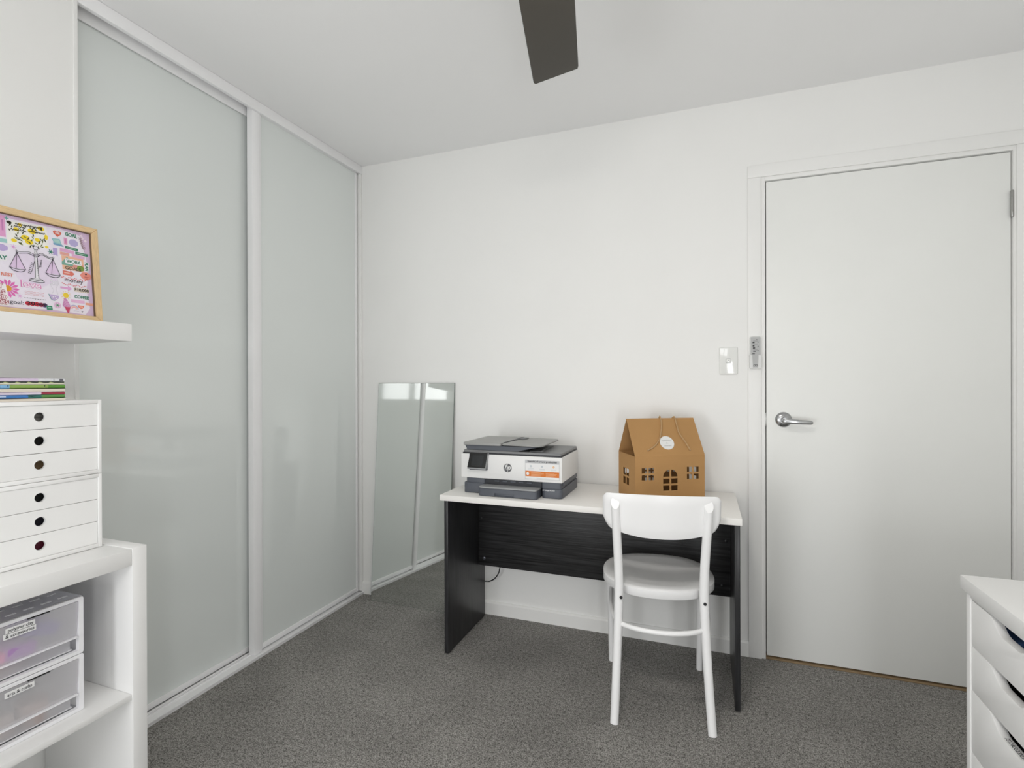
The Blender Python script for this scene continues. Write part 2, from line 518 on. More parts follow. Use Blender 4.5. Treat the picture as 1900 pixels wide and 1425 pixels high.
def wardrobe_door(name, label, y0, y1, xf_, z0, z1, wide):
    """origin: bottom left of the leaf; front faces +x"""
    t = thing(name, label, 'door', (0, 0, 0), kind='structure')
    d = 0.022
    lw = 0.046 if wide else 0.012
    if wide:          # broad rounded grip stile
        prof = []
        for i in range(9):
            a = PI * i / 8
            prof.append((y0 + lw / 2 - lw / 2 * math.cos(a), xf_ + 0.002 + 0.007 * math.sin(a) ** 0.6))
        prof = [(y0, xf_ - d)] + prof + [(y0 + lw, xf_ - d)]
        bm = prism([(b_, a) for a, b_ in prof], z0 - 0.008, z1)
        ob('stile', bm, 'wardrobe_alu', t)
        ob('stile_groove', B(xf_ - d, xf_ + 0.004, y0 + lw, y0 + lw + 0.004, z0, z1, 0.0005), 'wardrobe_alu', t)
    else:
        ob('stile', B(xf_ - d, xf_ + 0.002, y0, y0 + lw, z0, z1), 'wardrobe_alu', t)
    ob('stile', B(xf_ - d, xf_ + 0.003, y1 - 0.012, y1, z0, z1), 'wardrobe_alu', t)
    ob('rail', B(xf_ - d, xf_ + 0.002, y0 + lw, y1 - 0.012, z0, z0 + 0.021), 'wardrobe_alu', t)
    ob('rail', B(xf_ - d, xf_ + 0.002, y0 + lw, y1 - 0.012, z1 - 0.018, z1), 'wardrobe_alu', t)
    ob('glass_panel', B(xf_ - 0.009, xf_ - 0.003, y0 + lw - 0.002, y1 - 0.011, z0 + 0.019, z1 - 0.016, 0), 'wardrobe_glass', t)
    return t
wardrobe_door('door_1', 'sliding wardrobe door of pale gloss glass beside the floating shelf', -1.423, -0.715, -0.058, 0.016, 2.385, False)
wardrobe_door('door_2', 'sliding wardrobe door of pale gloss glass beside the leaning mirror', -0.752, -0.026, -0.018, 0.018, 2.388, True)

# ---- room door
structure('trim_5', B(1.993, 2.0445, -0.012, 0, 0, 2.065), 'trim_paint', 'white architrave beside the light switch', 'architrave')
structure('trim_6', B(2.9035, 2.955, -0.012, 0, 0, 2.065), 'trim_paint', 'white architrave on the hinge side of the door', 'architrave')
structure('trim_7', B(1.993, 2.955, -0.012, 0, 2.0655, 2.118), 'trim_paint', 'white architrave across the top of the door', 'architrave')
structure('trim_8', join(B(DX0 - 0.0235, DX0 - 0.0048, -0.004, 0.1, 0, DZ + 0.0235, 0.0008), B(DX1 + 0.0042, DX1 + 0.0235, -0.004, 0.1, 0, DZ + 0.0235, 0.0008),
                         B(DX0 - 0.0048, DX1 + 0.0042, -0.004, 0.1, DZ + 0.0045, DZ + 0.0235, 0.0008)),
          'trim_paint', 'white door lining around the closed room door', 'door frame')
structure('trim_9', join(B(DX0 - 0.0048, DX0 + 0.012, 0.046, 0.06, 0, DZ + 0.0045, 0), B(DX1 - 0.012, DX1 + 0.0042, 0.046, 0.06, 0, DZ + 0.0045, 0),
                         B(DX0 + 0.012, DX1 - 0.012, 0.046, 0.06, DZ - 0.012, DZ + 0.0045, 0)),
          'gap_black', 'door stop coloured black as the shade in the gap around the room door', 'door stop')  # black puts the shade of the door gap into the stop's colour
structure('trim_10', B(DX0 - 0.004, DX1 + 0.004, -0.002, 0.12, 0.0, 0.006, 0.001), 'threshold_oak',
          'brown wooden threshold strip below the room door', 'threshold')
door = thing('door_3', 'flush white room door with a silver lever handle', 'door', (DX0, 0.004, 0.0), kind='structure')
ob('leaf', B(0, DX1 - DX0, 0, 0.04, 0.014, DZ, 0.0012), 'door_paint', door)
hx, hzz = 0.0655, 1.0275
rose = ob('rose', xf(lathe([(0.0, 0.011), (0.012, 0.011), (0.016, 0.0105), (0.024, 0.008), (0.031, 0.0035), (0.0325, 0.0)], 40, 'y-'), (hx, 0, hzz)), 'satin_chrome', door)
ob('neck', xf(lathe([(0.0105, 0.048), (0.0105, 0.02), (0.0125, 0.012), (0.0125, 0.008)], 28, 'y-'), (hx, 0, hzz)), 'satin_chrome', door)
lev = []
for i in range(17):
    t = i / 16
    lev.append((hx - 0.010 + 0.112 * t, -0.047 - 0.006 * math.sin(PI * t), hzz - 0.002 - 0.006 * t))
bm = bmesh.new()
rings = []
for i, p in enumerate(lev):
    t = i / 16
    hh = 0.0115 - 0.0035 * t
    dd = 0.0075 - 0.002 * t
    k = 0.55 if i in (0, 16) else 1
    rings.append([bm.verts.new((p[0], p[1] + dd * k * math.copysign(abs(math.cos(a)) ** 0.6, math.cos(a)), p[2] + hh * k * math.copysign(abs(math.sin(a)) ** 0.6, math.sin(a))))
                  for a in [2 * PI * j / 16 for j in range(16)]])
for a, b_ in zip(rings, rings[1:]):
    for k in range(16):
        bm.faces.new((a[k], a[(k + 1) % 16], b_[(k + 1) % 16], b_[k]))
bm.faces.new(rings[0][::-1]); bm.faces.new(rings[-1])
bmesh.ops.recalc_face_normals(bm, faces=bm.faces[:])
ob('lever_handle', bm, 'satin_chrome', door)
for z in (0.25, 1.85):
    h = ob('hinge', xf(lathe([(0.0, -0.05), (0.004, -0.05), (0.0055, -0.047), (0.0055, -0.026), (0.0048, -0.0255), (0.0055, -0.025), (0.0055, 0.025),
                              (0.0048, 0.0255), (0.0055, 0.026), (0.0055, 0.047), (0.004, 0.05), (0.0, 0.05)], 16), (DX1 - DX0 + 0.0012, -0.0065, z)), 'hinge_steel', door)
ob('latch_plate', B(-0.0045, -0.0002, -0.001, 0.03, hzz - 0.028, hzz + 0.028, 0.0004), 'hinge_steel', door)

# ------------------------------------------------------------------ ceiling fan
fan = thing('ceiling_fan', 'dark brown ceiling fan with a lit lamp, hung from the white ceiling', 'ceiling fan', (1.535, -1.607, 2.105))
ob('canopy', lathe([(0.0, 0.3095), (0.07, 0.3095), (0.07, 0.28), (0.055, 0.25), (0.016, 0.245), (0.0, 0.245)], 32), 'fan_metal', fan)
ob('downrod', lathe([(0.0, 0.25), (0.013, 0.25), (0.013, 0.07), (0.0, 0.07)], 20), 'fan_metal', fan)
ob('motor_housing', lathe([(0.0, 0.085), (0.04, 0.085), (0.10, 0.07), (0.125, 0.045), (0.125, 0.018), (0.11, -0.02), (0.108, -0.03), (0.0, -0.03)], 40), 'fan_metal', fan)
ob('lamp_dome', lathe([(0.104, -0.030), (0.104, -0.034), (0.099, -0.050), (0.085, -0.066), (0.06, -0.078), (0.03, -0.084), (0.0, -0.086)], 40), 'fan_lamp', fan)
base_ang = math.atan2(0.979, -0.2035)
for k in range(3):
    a = base_ang + 2 * PI * k / 3
    poly = [(0.10, -0.055), (0.17, -0.064), (0.64, -0.0685), (0.6525, -0.066), (0.664, 0.064), (0.655, 0.0685), (0.17, 0.066), (0.10, 0.055)]
    bm = prism(poly, -0.0035, 0.0035, 'z', 0.0012)
    # radial axis is x; y+ is on the blade's left seen from below, pitched
    bmesh.ops.transform(bm, matrix=Matrix.Rotation(a, 4, 'Z') @ Matrix.Rotation(-0.217, 4, 'X'), verts=bm.verts[:])
    ob('blade', bm, 'fan_blade', fan)

# ------------------------------------------------------------------ desk (white top, black panels)
DK0, DK1, DT = 0.742, 1.940, 0.705
desk = thing('desk', 'desk with a white top and black woodgrain panel legs against the wall', 'desk', (1.341, -0.24, 0.0))
dx = lambda x: x - 1.341
dy = lambda y: y + 0.24
ob('desktop', B(dx(DK0), dx(DK1), dy(-0.472), dy(-0.014), DT - 0.0245, DT, 0.0012), 'desk_top_white', desk)
for s, (xa, xb) in enumerate(((0.747, 0.765), (1.917, 1.935))):
    lg = ob('leg_panel', B(dx(xa), dx(xb), dy(-0.440), dy(-0.034), 0.006, DT - 0.0285, 0.0008), 'black_wood_upright', desk)
    ob('foot', B(dx(xa) + 0.003, dx(xb) - 0.003, dy(-0.425), dy(-0.395), 0.0, 0.007, 0.0005), 'bolt_black', lg)
    ob('foot', B(dx(xa) + 0.003, dx(xb) - 0.003, dy(-0.08), dy(-0.05), 0.0, 0.007, 0.0005), 'bolt_black', lg)
    ob('shade_spacer', B(dx(xa) + 0.002, dx(xb) - 0.002, dy(-0.43), dy(-0.04), DT - 0.0288, DT - 0.0243, 0), 'gap_black', lg)  # recessed strip, coloured black as the shade in the gap under the top
mp_ = ob('modesty_panel', B(dx(0.7652), dx(1.9168), dy(-0.112), dy(-0.094), 0.287, DT - 0.0247, 0.0005), 'black_wood', desk)
for bx_, bz, m_ in ((0.794, 0.322, 'bolt_grey'), (1.884, 0.331, 'bolt_black'), (0.778, 0.52, 'bolt_black'), (1.90, 0.52, 'bolt_black')):
    r = 0.0075 if m_ == 'bolt_grey' else 0.0065
    ob('bolt', xf(lathe([(0.0, 0.003), (r * 0.6, 0.0028), (r, 0.001), (r, 0.0)], 20, 'y-'), (dx(bx_), dy(-0.1121), bz)), m_, mp_)
for xx, sg in ((0.7652, 1), (1.9168, -1)):
    c = lathe([(0.0, 0.001), (0.0075, 0.001), (0.0075, 0.0)], 20)
    ob('bolt', xf(c, (dx(xx), dy(-0.39), 0.638), (0, sg * PI / 2, 0)), 'bolt_black', desk)

cable = ob('power_cable', tube(smooth_path([(0.862, -0.045, 0.40), (0.857, -0.047, 0.30), (0.852, -0.05, 0.258), (0.846, -0.05, 0.234), (0.825, -0.05, 0.204),
                                            (0.796, -0.05, 0.186), (0.768, -0.025, 0.174), (0.73, -0.022, 0.163), (0.68, -0.022, 0.12), (0.66, -0.022, 0.03), (0.66, -0.03, 0.0045)], 6), 0.0028, 8), 'cable_black')
tag(cable, 'thin black power cable hanging behind the desk panel', 'cable')

# ------------------------------------------------------------------ mirror
mir = thing('mirror', 'tall frameless mirror sheet leaning between wardrobe and desk', 'mirror', (0.337, -0.075, 0.0),
            rotx=-0.055, rotz=0.0)
mw = 0.470
sl = 0.012
poly = [(-mw / 2, 0.0), (mw / 2, 0.0), (mw / 2 + sl, 1.190), (-mw / 2 + sl, 1.190)]
ob('mirror_back', prism(poly, 0.0008, 0.005, 'y'), 'mirror_edge', mir)
ob('mirror_face', prism([(-mw / 2 + .0012, 0.0012), (mw / 2 - .0012, 0.0012), (mw / 2 + sl - .0012, 1.1888), (-mw / 2 + sl + .0012, 1.1888)], 0.0, 0.0008, 'y'), 'mirror_silver', mir, smooth=False)

# ------------------------------------------------------------------ switch and remote
sw = thing('light_switch', 'glossy white single light switch plate on the wall beside the door', 'light switch', (1.915, 0.0, 1.2815))
bm = prism(rrect(-0.037, 0.037, -0.0585, 0.0585, 0.004, 4), -0.0085, 0.0, 'y', 0.003, 3)
plate = ob('plate', bm, 'switch_plastic', sw)
ob('rocker', xf(prism(rrect(-0.0095, 0.0095, -0.0095, 0.0095, 0.005, 5), -0.0115, -0.008, 'y', 0.001, 2)), 'switch_plastic', sw)
ob('rocker_gap', xf(cutter(prism(rrect(-0.0106, 0.0106, -0.0106, 0.0106, 0.0055, 5), -0.0089, -0.0084, 'y'), prism(rrect(-0.0097, 0.0097, -0.0097, 0.0097, 0.005, 5), -0.01, -0.007, 'y'))), 'switch_mark', sw)
ob('mark', prism(circle(0, 0, 0.0018, 14), -0.0118, -0.0114, 'y'), 'switch_mark', sw)

rm = thing('fan_remote', 'slim white and grey fan remote in its holder on the door architrave', 'remote control', (2.0205, -0.0125, 1.246))
ob('holder', cutter(prism(rrect(-0.0235, 0.0235, 0.0, 0.057, 0.003, 3), -0.018, 0.0, 'y', 0.001),
                    prism([(-0.010, -0.01), (0.010, -0.01), (0.0125, 0.07), (-0.0125, 0.07)], -0.03, -0.0145, 'y')), 'remote_white', rm)
body = ob('handset', prism(rrect(-0.021, 0.021, 0.003, 0.136, 0.005, 4), -0.0143, -0.003, 'y', 0.001), 'remote_white', rm)
ob('button_panel', prism(rrect(-0.0185, 0.0195, 0.058, 0.134, 0.003, 3), -0.0147, -0.0142, 'y'), 'remote_grey', body)
ob('front_strip', prism([(-0.0095, 0.004), (0.0095, 0.004), (0.0115, 0.058), (-0.0115, 0.058)], -0.0146, -0.0142, 'y'), 'remote_grey', body)
rows = [(0.123, 0.0012, 0.004, 0.3), (0.117, 0.0005, 0.018, 0), (0.111, 0.0028, 0.008, -0.4), (0.104, 0.0006, 0.018, 0), (0.096, 0.0026, 0.007, -0.4), (0.087, 0.0028, 0.009, -0.3),
        (0.0785, 0.0006, 0.018, 0), (0.072, 0.0012, 0.010, -0.2), (0.0625, 0.0016, 0.010, -0.4)]
for z, hh, w, off in rows:
    xo = off * 0.018
    ob('button', B(xo - w / 2, xo + w / 2, -0.0151, -0.0146, z - hh, z + hh, 0), 'remote_ink', body)
for i in range(7):
    z = 0.066 + i * 0.0092
    ob('button', prism(circle(0.0105, z, 0.0020 if i < 6 else 0.0032, 12), -0.0151, -0.0146, 'y'), 'remote_ink' if i % 2 else 'remote_grey', body)
rg = cutter(prism(circle(-0.003, 0.013, 0.0042, 18), -0.0149, -0.0145, 'y'), prism(circle(-0.003, 0.013, 0.0027, 18), -0.016, -0.014, 'y'))
rg2 = cutter(prism(circle(0.004, 0.013, 0.0042, 18), -0.0149, -0.0145, 'y'), prism(circle(0.004, 0.013, 0.0027, 18), -0.016, -0.014, 'y'))
ob('emblem', join(rg, rg2), 'remote_ink', body)

# ------------------------------------------------------------------ printer
def printer():
    t = thing('printer', 'white and slate grey office printer with a touch screen on the desk', 'printer', (1.035, -0.388, DT + 0.0005))
    W = 0.230
    # base, in slate
    ob('base', join(prism(rrect(-W + 0.012, -0.118, 0.0, 0.288, 0.012), 0.0, 0.045, 'z', 0.002),
                    prism(rrect(0.140, W, 0.0, 0.288, 0.018), 0.0, 0.040, 'z', 0.002),
                    B(-0.14, 0.15, 0.06, 0.285, 0.0, 0.05)), 'printer_slate', t)
    ob('lower_body', join(prism(rrect(-W + 0.022, -0.118, 0.006, 0.284, 0.008), 0.044, 0.068, 'z', 0.001),
                          prism(rrect(0.138, W - 0.006, 0.006, 0.284, 0.012), 0.039, 0.068, 'z', 0.001),
                          B(-0.12, 0.14, 0.05, 0.284, 0.05, 0.068)), 'printer_slate', t)
    ob('output_slot', B(-0.1175, 0.1375, 0.012, 0.0595, 0.036, 0.0665, 0), 'printer_dark', t)
    for i in range(5):
        ob('roller', B(-0.075 + 0.037 * i, -0.052 + 0.037 * i, 0.008, 0.0125, 0.054, 0.060, 0.001), 'printer_slate', t)
    # paper tray
    tr = ob('paper_tray', cutter(prism(rrect(-0.128, 0.134, -0.047, 0.055, 0.012), 0.001, 0.033, 'z', 0.0015),
                                 B(-0.052, 0.036, -0.06, -0.042, 0.004, 0.0155, 0)), 'printer_slate', t)
    ob('tray_lid', prism(rrect(-0.127, 0.133, -0.0465, 0.055, 0.012), 0.0331, 0.0405, 'z', 0.002), 'tray_grey', tr)
    ob('tray_handle', B(-0.051, 0.035, -0.0425, -0.040, 0.0045, 0.015, 0.0008), 'printer_slate', tr)
    # white body
    ob('body', join(B(-W, W, 0.0, 0.290, 0.066, 0.1715, 0.003)), 'printer_white', t)
    ob('side_step', B(W - 0.01, W + 0.0005, 0.03, 0.27, 0.05, 0.067, 0.002), 'printer_slate', t)
    # scanner lid
    ob('scanner_glass_frame', B(-W + 0.006, W - 0.003, 0.004, 0.288, 0.1715, 0.177, 0.001), 'printer_dark', t)
    ob('scanner_lid', join(prism(rrect(-W + 0.008, W - 0.004, 0.004, 0.288, 0.010), 0.177, 0.188, 'z', 0.002)), 'printer_midgrey', t)
    # document feeder: dark slanting belly and grey top
    ob('feeder_body', prism([(-0.205, 0.188), (0.03, 0.188), (0.125, 0.2095), (-0.217, 0.2095)], 0.010, 0.282, 'y', 0.001), 'printer_slate', t)
    ob('feeder_cover', prism(rrect(-0.220, -0.042, 0.0, 0.286, 0.006), 0.2095, 0.2215, 'z', 0.002), 'printer_grey', t)
    tray = prism(rrect(-0.040, 0.142, 0.0, 0.286, 0.016), 0.0, 0.0065, 'z', 0.002)
    xf(tray, (0, 0, 0.2125), (0, 0.012, 0))
    ft = ob('feeder_tray', tray, 'printer_grey', t)
    ob('feed_slot', prism([(-0.041, 0.03), (-0.012, 0.27), (-0.041, 0.285)], 0.2193, 0.2215, 'z'), 'printer_dark', t)
    ob('paper_guide', xf(B(-0.022, 0.004, 0.19, 0.25, 0.2188, 0.2245, 0.002)), 'printer_midgrey', t)
    ob('output_stop', B(0.08, 0.140, 0.03, 0.036, 0.188, 0.192, 0.001), 'printer_midgrey', t)
    ob('output_stop', xf(B(0.120, 0.124, 0.03, 0.25, 0.188, 0.1905, 0.001)), 'printer_midgrey', t)
    # tilted touch screen, right edge slanted
    scr = [(-0.044, 0.0), (0.043, 0.0), (0.053, 0.074), (-0.034, 0.074)]
    pm = prism(scr, -0.010, 0.004, 'y', 0.0025, 2)
    xf(pm, (-0.149, -0.010, 0.106), (-0.16, 0, 0))
    cp = ob('control_panel', pm, 'tray_grey', t)
    pm = prism([(-0.0425, 0.0065), (0.0415, 0.0055), (0.0505, 0.0725), (-0.0325, 0.0725)], -0.0112, -0.0098, 'y')
    ob('bezel', xf(pm, (-0.149, -0.010, 0.106), (-0.16, 0, 0)), 'screen_black', cp)
    pm = prism([(-0.025, 0.017), (0.028, 0.017), (0.034, 0.060), (-0.0195, 0.060)], -0.0116, -0.0110, 'y')
    ob('screen', xf(pm, (-0.149, -0.010, 0.106), (-0.16, 0, 0)), 'screen_glass', cp)
    ob('panel_backing', B(-0.188, -0.103, -0.0065, 0.001, 0.102, 0.178, 0.002), 'printer_slate', t)
    # round emblem with the slanting letters
    lg = ob('logo', prism(circle(-0.010, 0.118, 0.0185, 40), -0.0009, 0.0002, 'y'), 'logo_grey', t)
    ob('logo_letters', xf(text('hp', 0.030, 0.0004, 0.0004, 0.28, spacing=0.92), (-0.0105, -0.0009, 0.118)), 'label_white', lg)
    for (xa, za, xb, zb) in ((-0.0155, 0.122, -0.0095, 0.1365), (-0.0110, 0.0995, -0.0055, 0.114)):
        ob('logo_stroke', prism([(xa - .0012, za), (xa + .0012, za), (xb + .0012, zb), (xb - .0012, zb)], -0.0013, -0.0009, 'y'), 'label_white', lg)
    # sales label
    lb = ob('sales_label', B(0.069, 0.219, -0.0007, 0.0002, 0.0770, 0.1575, 0), 'label_grey', t)
    ob('label_sheet', B(0.0705, 0.2175, -0.0010, -0.0006, 0.0785, 0.1435, 0), 'label_white', lb)
    ob('label_band', B(0.0705, 0.2175, -0.0013, -0.0009, 0.0880, 0.1110, 0), 'label_orange', lb)
    ob('label_title', xf(text('Essential, all-around productivity', 0.0105, 0.0003, 0.00022, width=0.128), (0.144, -0.0007, 0.1505)), 'label_ink', lb)
    ob('label_mark', prism(circle(0.081, 0.0995, 0.0062, 18), -0.0016, -0.0012, 'y'), 'label_white', lb)
    for i in range(4):
        for (xa, xb) in ((0.096, 0.152), (0.160, 0.209)):
            w = (xb - xa) * (0.75 + 0.25 * ((i * 7) % 3) / 2)
            ob('print_line', B(xa, xa + w, -0.0015, -0.0012, 0.0915 + 0.0046 * i, 0.0928 + 0.0046 * i, 0), 'label_peach', lb)
    for cx, c in ((0.095, 'label_faint'), (0.144, 'label_faint'), (0.194, 'label_peach')):
        ob('icon', prism(circle(cx, 0.131, 0.005, 14), -0.0012, -0.0009, 'y'), c, lb)
        for i in range(2):
            ob('print_line', B(cx - 0.012, cx + 0.012, -0.0012, -0.0009, 0.1165 + 0.004 * i, 0.1178 + 0.004 * i, 0), 'label_faint', lb)
    ob('print_line', B(0.12, 0.17, -0.0012, -0.0009, 0.0815, 0.0826, 0), 'label_faint', lb)
    ob('model_name', xf(text('HP OfficeJet Pro 8120', 0.0065, 0.0003, 0.0001, width=0.052), (0.172, -0.0002, 0.0325)), 'label_white', t)
printer()

# ------------------------------------------------------------------ cardboard house
def house():
    t = thing('cardboard_house_box', 'brown cardboard house shaped gift box with cord handle on the desk', 'gift box', (1.5537, -0.335, DT + 0.0005), 0.5143)
    W, D, E, RZ, RD, k = 0.302, 0.182, 0.1836, 0.330, 0.0935, 0.0016
    def panes(a0, a1, z0, z1, gx=0.008, gz=0.008):
        cx, cz = (a0 + a1) / 2, (z0 + z1) / 2
        return [(a0, cx - gx / 2, z0, cz - gz / 2), (cx + gx / 2, a1, z0, cz - gz / 2), (a0, cx - gx / 2, cz + gz / 2, z1), (cx + gx / 2, a1, cz + gz / 2, z1)]
    def facade():
        cuts = []
        for a0, a1 in ((0.028, 0.0795), (0.2235, 0.275)):
            cuts += [B(p[0], p[1], -0.02, 0.02, p[2], p[3], 0) for p in panes(a0, a1, 0.086, 0.136)]
        d0, d1, m = 0.120, 0.182, 0.151
        for z0, z1 in ((0.0415, 0.0625), (0.070, 0.0905)):
            cuts += [B(d0, m - 0.0035, -0.02, 0.02, z0, z1, 0), B(m + 0.0035, d1, -0.02, 0.02, z0, z1, 0)]
        for s in (-1, 1):
            pts = [(m + s * 0.0035, 0.098)]
            for i in range(9):
                a = PI / 2 * i / 8
                pts.append((m + s * (0.0035 + 0.0275 * math.cos(a)), 0.098 + 0.0285 * math.sin(a)))
            cuts.append(prism(pts, -0.02, 0.02, 'y'))
        return cuts
    fw = cutter(B(0, W, 0, k, 0, E, 0), join(*facade()))
    ob('front_wall', fw, 'kraft', t, smooth=False)
    bw = cutter(B(0, W, 0, k, 0, E, 0), join(*facade()))
    ob('back_wall', xf(bw, (0, D - k, 0)), 'kraft', t, smooth=False)
    side = [B(-0.02, 0.02, p[0], p[1], p[2], p[3], 0) for p in panes(0.066, 0.130, 0.055, 0.122)]
    sw_ = cutter(B(0, k, k, D - k, 0, E - 0.002, 0), join(*side))
    me2 = sw_.copy()
    ob('side_wall', sw_, 'kraft', t, smooth=False)
    ob('side_wall', xf(me2, (W - k, 0, 0)), 'kraft', t, smooth=False)
    ob('floor_panel', B(k, W - k, k, D - k, 0, k, 0), 'kraft', t, smooth=False)
    # folded-in flap at the gable, with its slot
    ob('gable_flap', prism([(k, E - 0.002), (k + 0.075, E - 0.028), (k + 0.075, E - 0.0265), (k, E - 0.0005)], 0.006, D - 0.006, 'y'), 'kraft', t, smooth=False)
    ob('gable_flap', prism([(W - k, E - 0.002), (W - k, E - 0.0005), (W - k - 0.075, E - 0.0265), (W - k - 0.075, E - 0.028)], 0.006, D - 0.006, 'y'), 'kraft', t, smooth=False)
    yr = RD
    ob('roof_panel', prism([(0, E), (yr, RZ), (yr, RZ - 0.0022), (0.0016, E - 0.001)], 0, W, 'x'), 'kraft', t, smooth=False)
    ob('roof_panel', prism([(D, E), (yr, RZ), (yr, RZ - 0.0022), (D - 0.0016, E - 0.001)], 0, W, 'x'), 'kraft', t, smooth=False)
    L = math.hypot(yr, RZ - E)
    def rp(u, s, lift):
        f = s / L
        ny, nz = -(RZ - E) / L, yr / L
        return (u, yr * f + ny * lift, E + (RZ - E) * f + nz * lift)
    c1 = [rp(0.060, 0.025, 0.0012), rp(0.060, 0.025, 0.003), rp(0.092, 0.043, 0.003), rp(0.119, 0.070, 0.003), rp(0.136, 0.105, 0.0035), rp(0.149, 0.150, 0.004),
          rp(0.150, 0.1765, 0.0035), (0.150, yr + 0.004, RZ + 0.0045), (0.150, yr + 0.020, RZ - 0.027)]
    c2 = [rp(0.243, 0.0235, 0.0012), rp(0.242, 0.0240, 0.003), rp(0.232, 0.057, 0.003), rp(0.2155, 0.0995, 0.003), rp(0.2153, 0.1355, 0.0035), rp(0.2151, 0.170, 0.004),
          (0.213, yr + 0.002, RZ + 0.005), (0.207, yr + 0.014, RZ - 0.010), (0.205, yr + 0.022, RZ - 0.030)]
    ob('cord_handle', tube(smooth_path(c1, 5), 0.0031, 8), 'cord_brown', t)
    ob('cord_handle', tube(smooth_path(c2, 5), 0.0031, 8), 'cord_brown', t)
    # round sticker lying on the roof slope
    ang = math.atan2(RZ - E, yr)          # slope
    tg = prism(circle(0, 0, 0.0305, 40), 0.0, 0.0008, 'z')
    M = Matrix.Translation(rp(0.151, 0.0575, 0.0008)) @ Matrix.Rotation(ang, 4, 'X')
    bmesh.ops.transform(tg, matrix=M, verts=tg.verts[:])
    st = ob('round_sticker', tg, 'tag_white', t)
    M2 = Matrix.Translation(rp(0.151, 0.0575, 0.0016)) @ Matrix.Rotation(ang, 4, 'X')
    random.seed(11)
    for yy, x0, x1, amp, n in ((0.010, -0.021, 0.022, 0.0042, 17), (-0.002, -0.004, 0.004, 0.003, 5), (-0.014, -0.016, 0.017, 0.0022, 19)):   # faint script, too small to read
        pts = [(x0 + (x1 - x0) * i / n, yy + amp * (1 if i % 2 else -1) * (0.4 + 0.6 * random.random()), 0.0001) for i in range(n + 1)]
        b_ = tube(smooth_path(pts, 3), 0.0003, 5)
        bmesh.ops.transform(b_, matrix=M2, verts=b_.verts[:])
        ob('sticker_script', b_, 'tag_ink', st)
house()

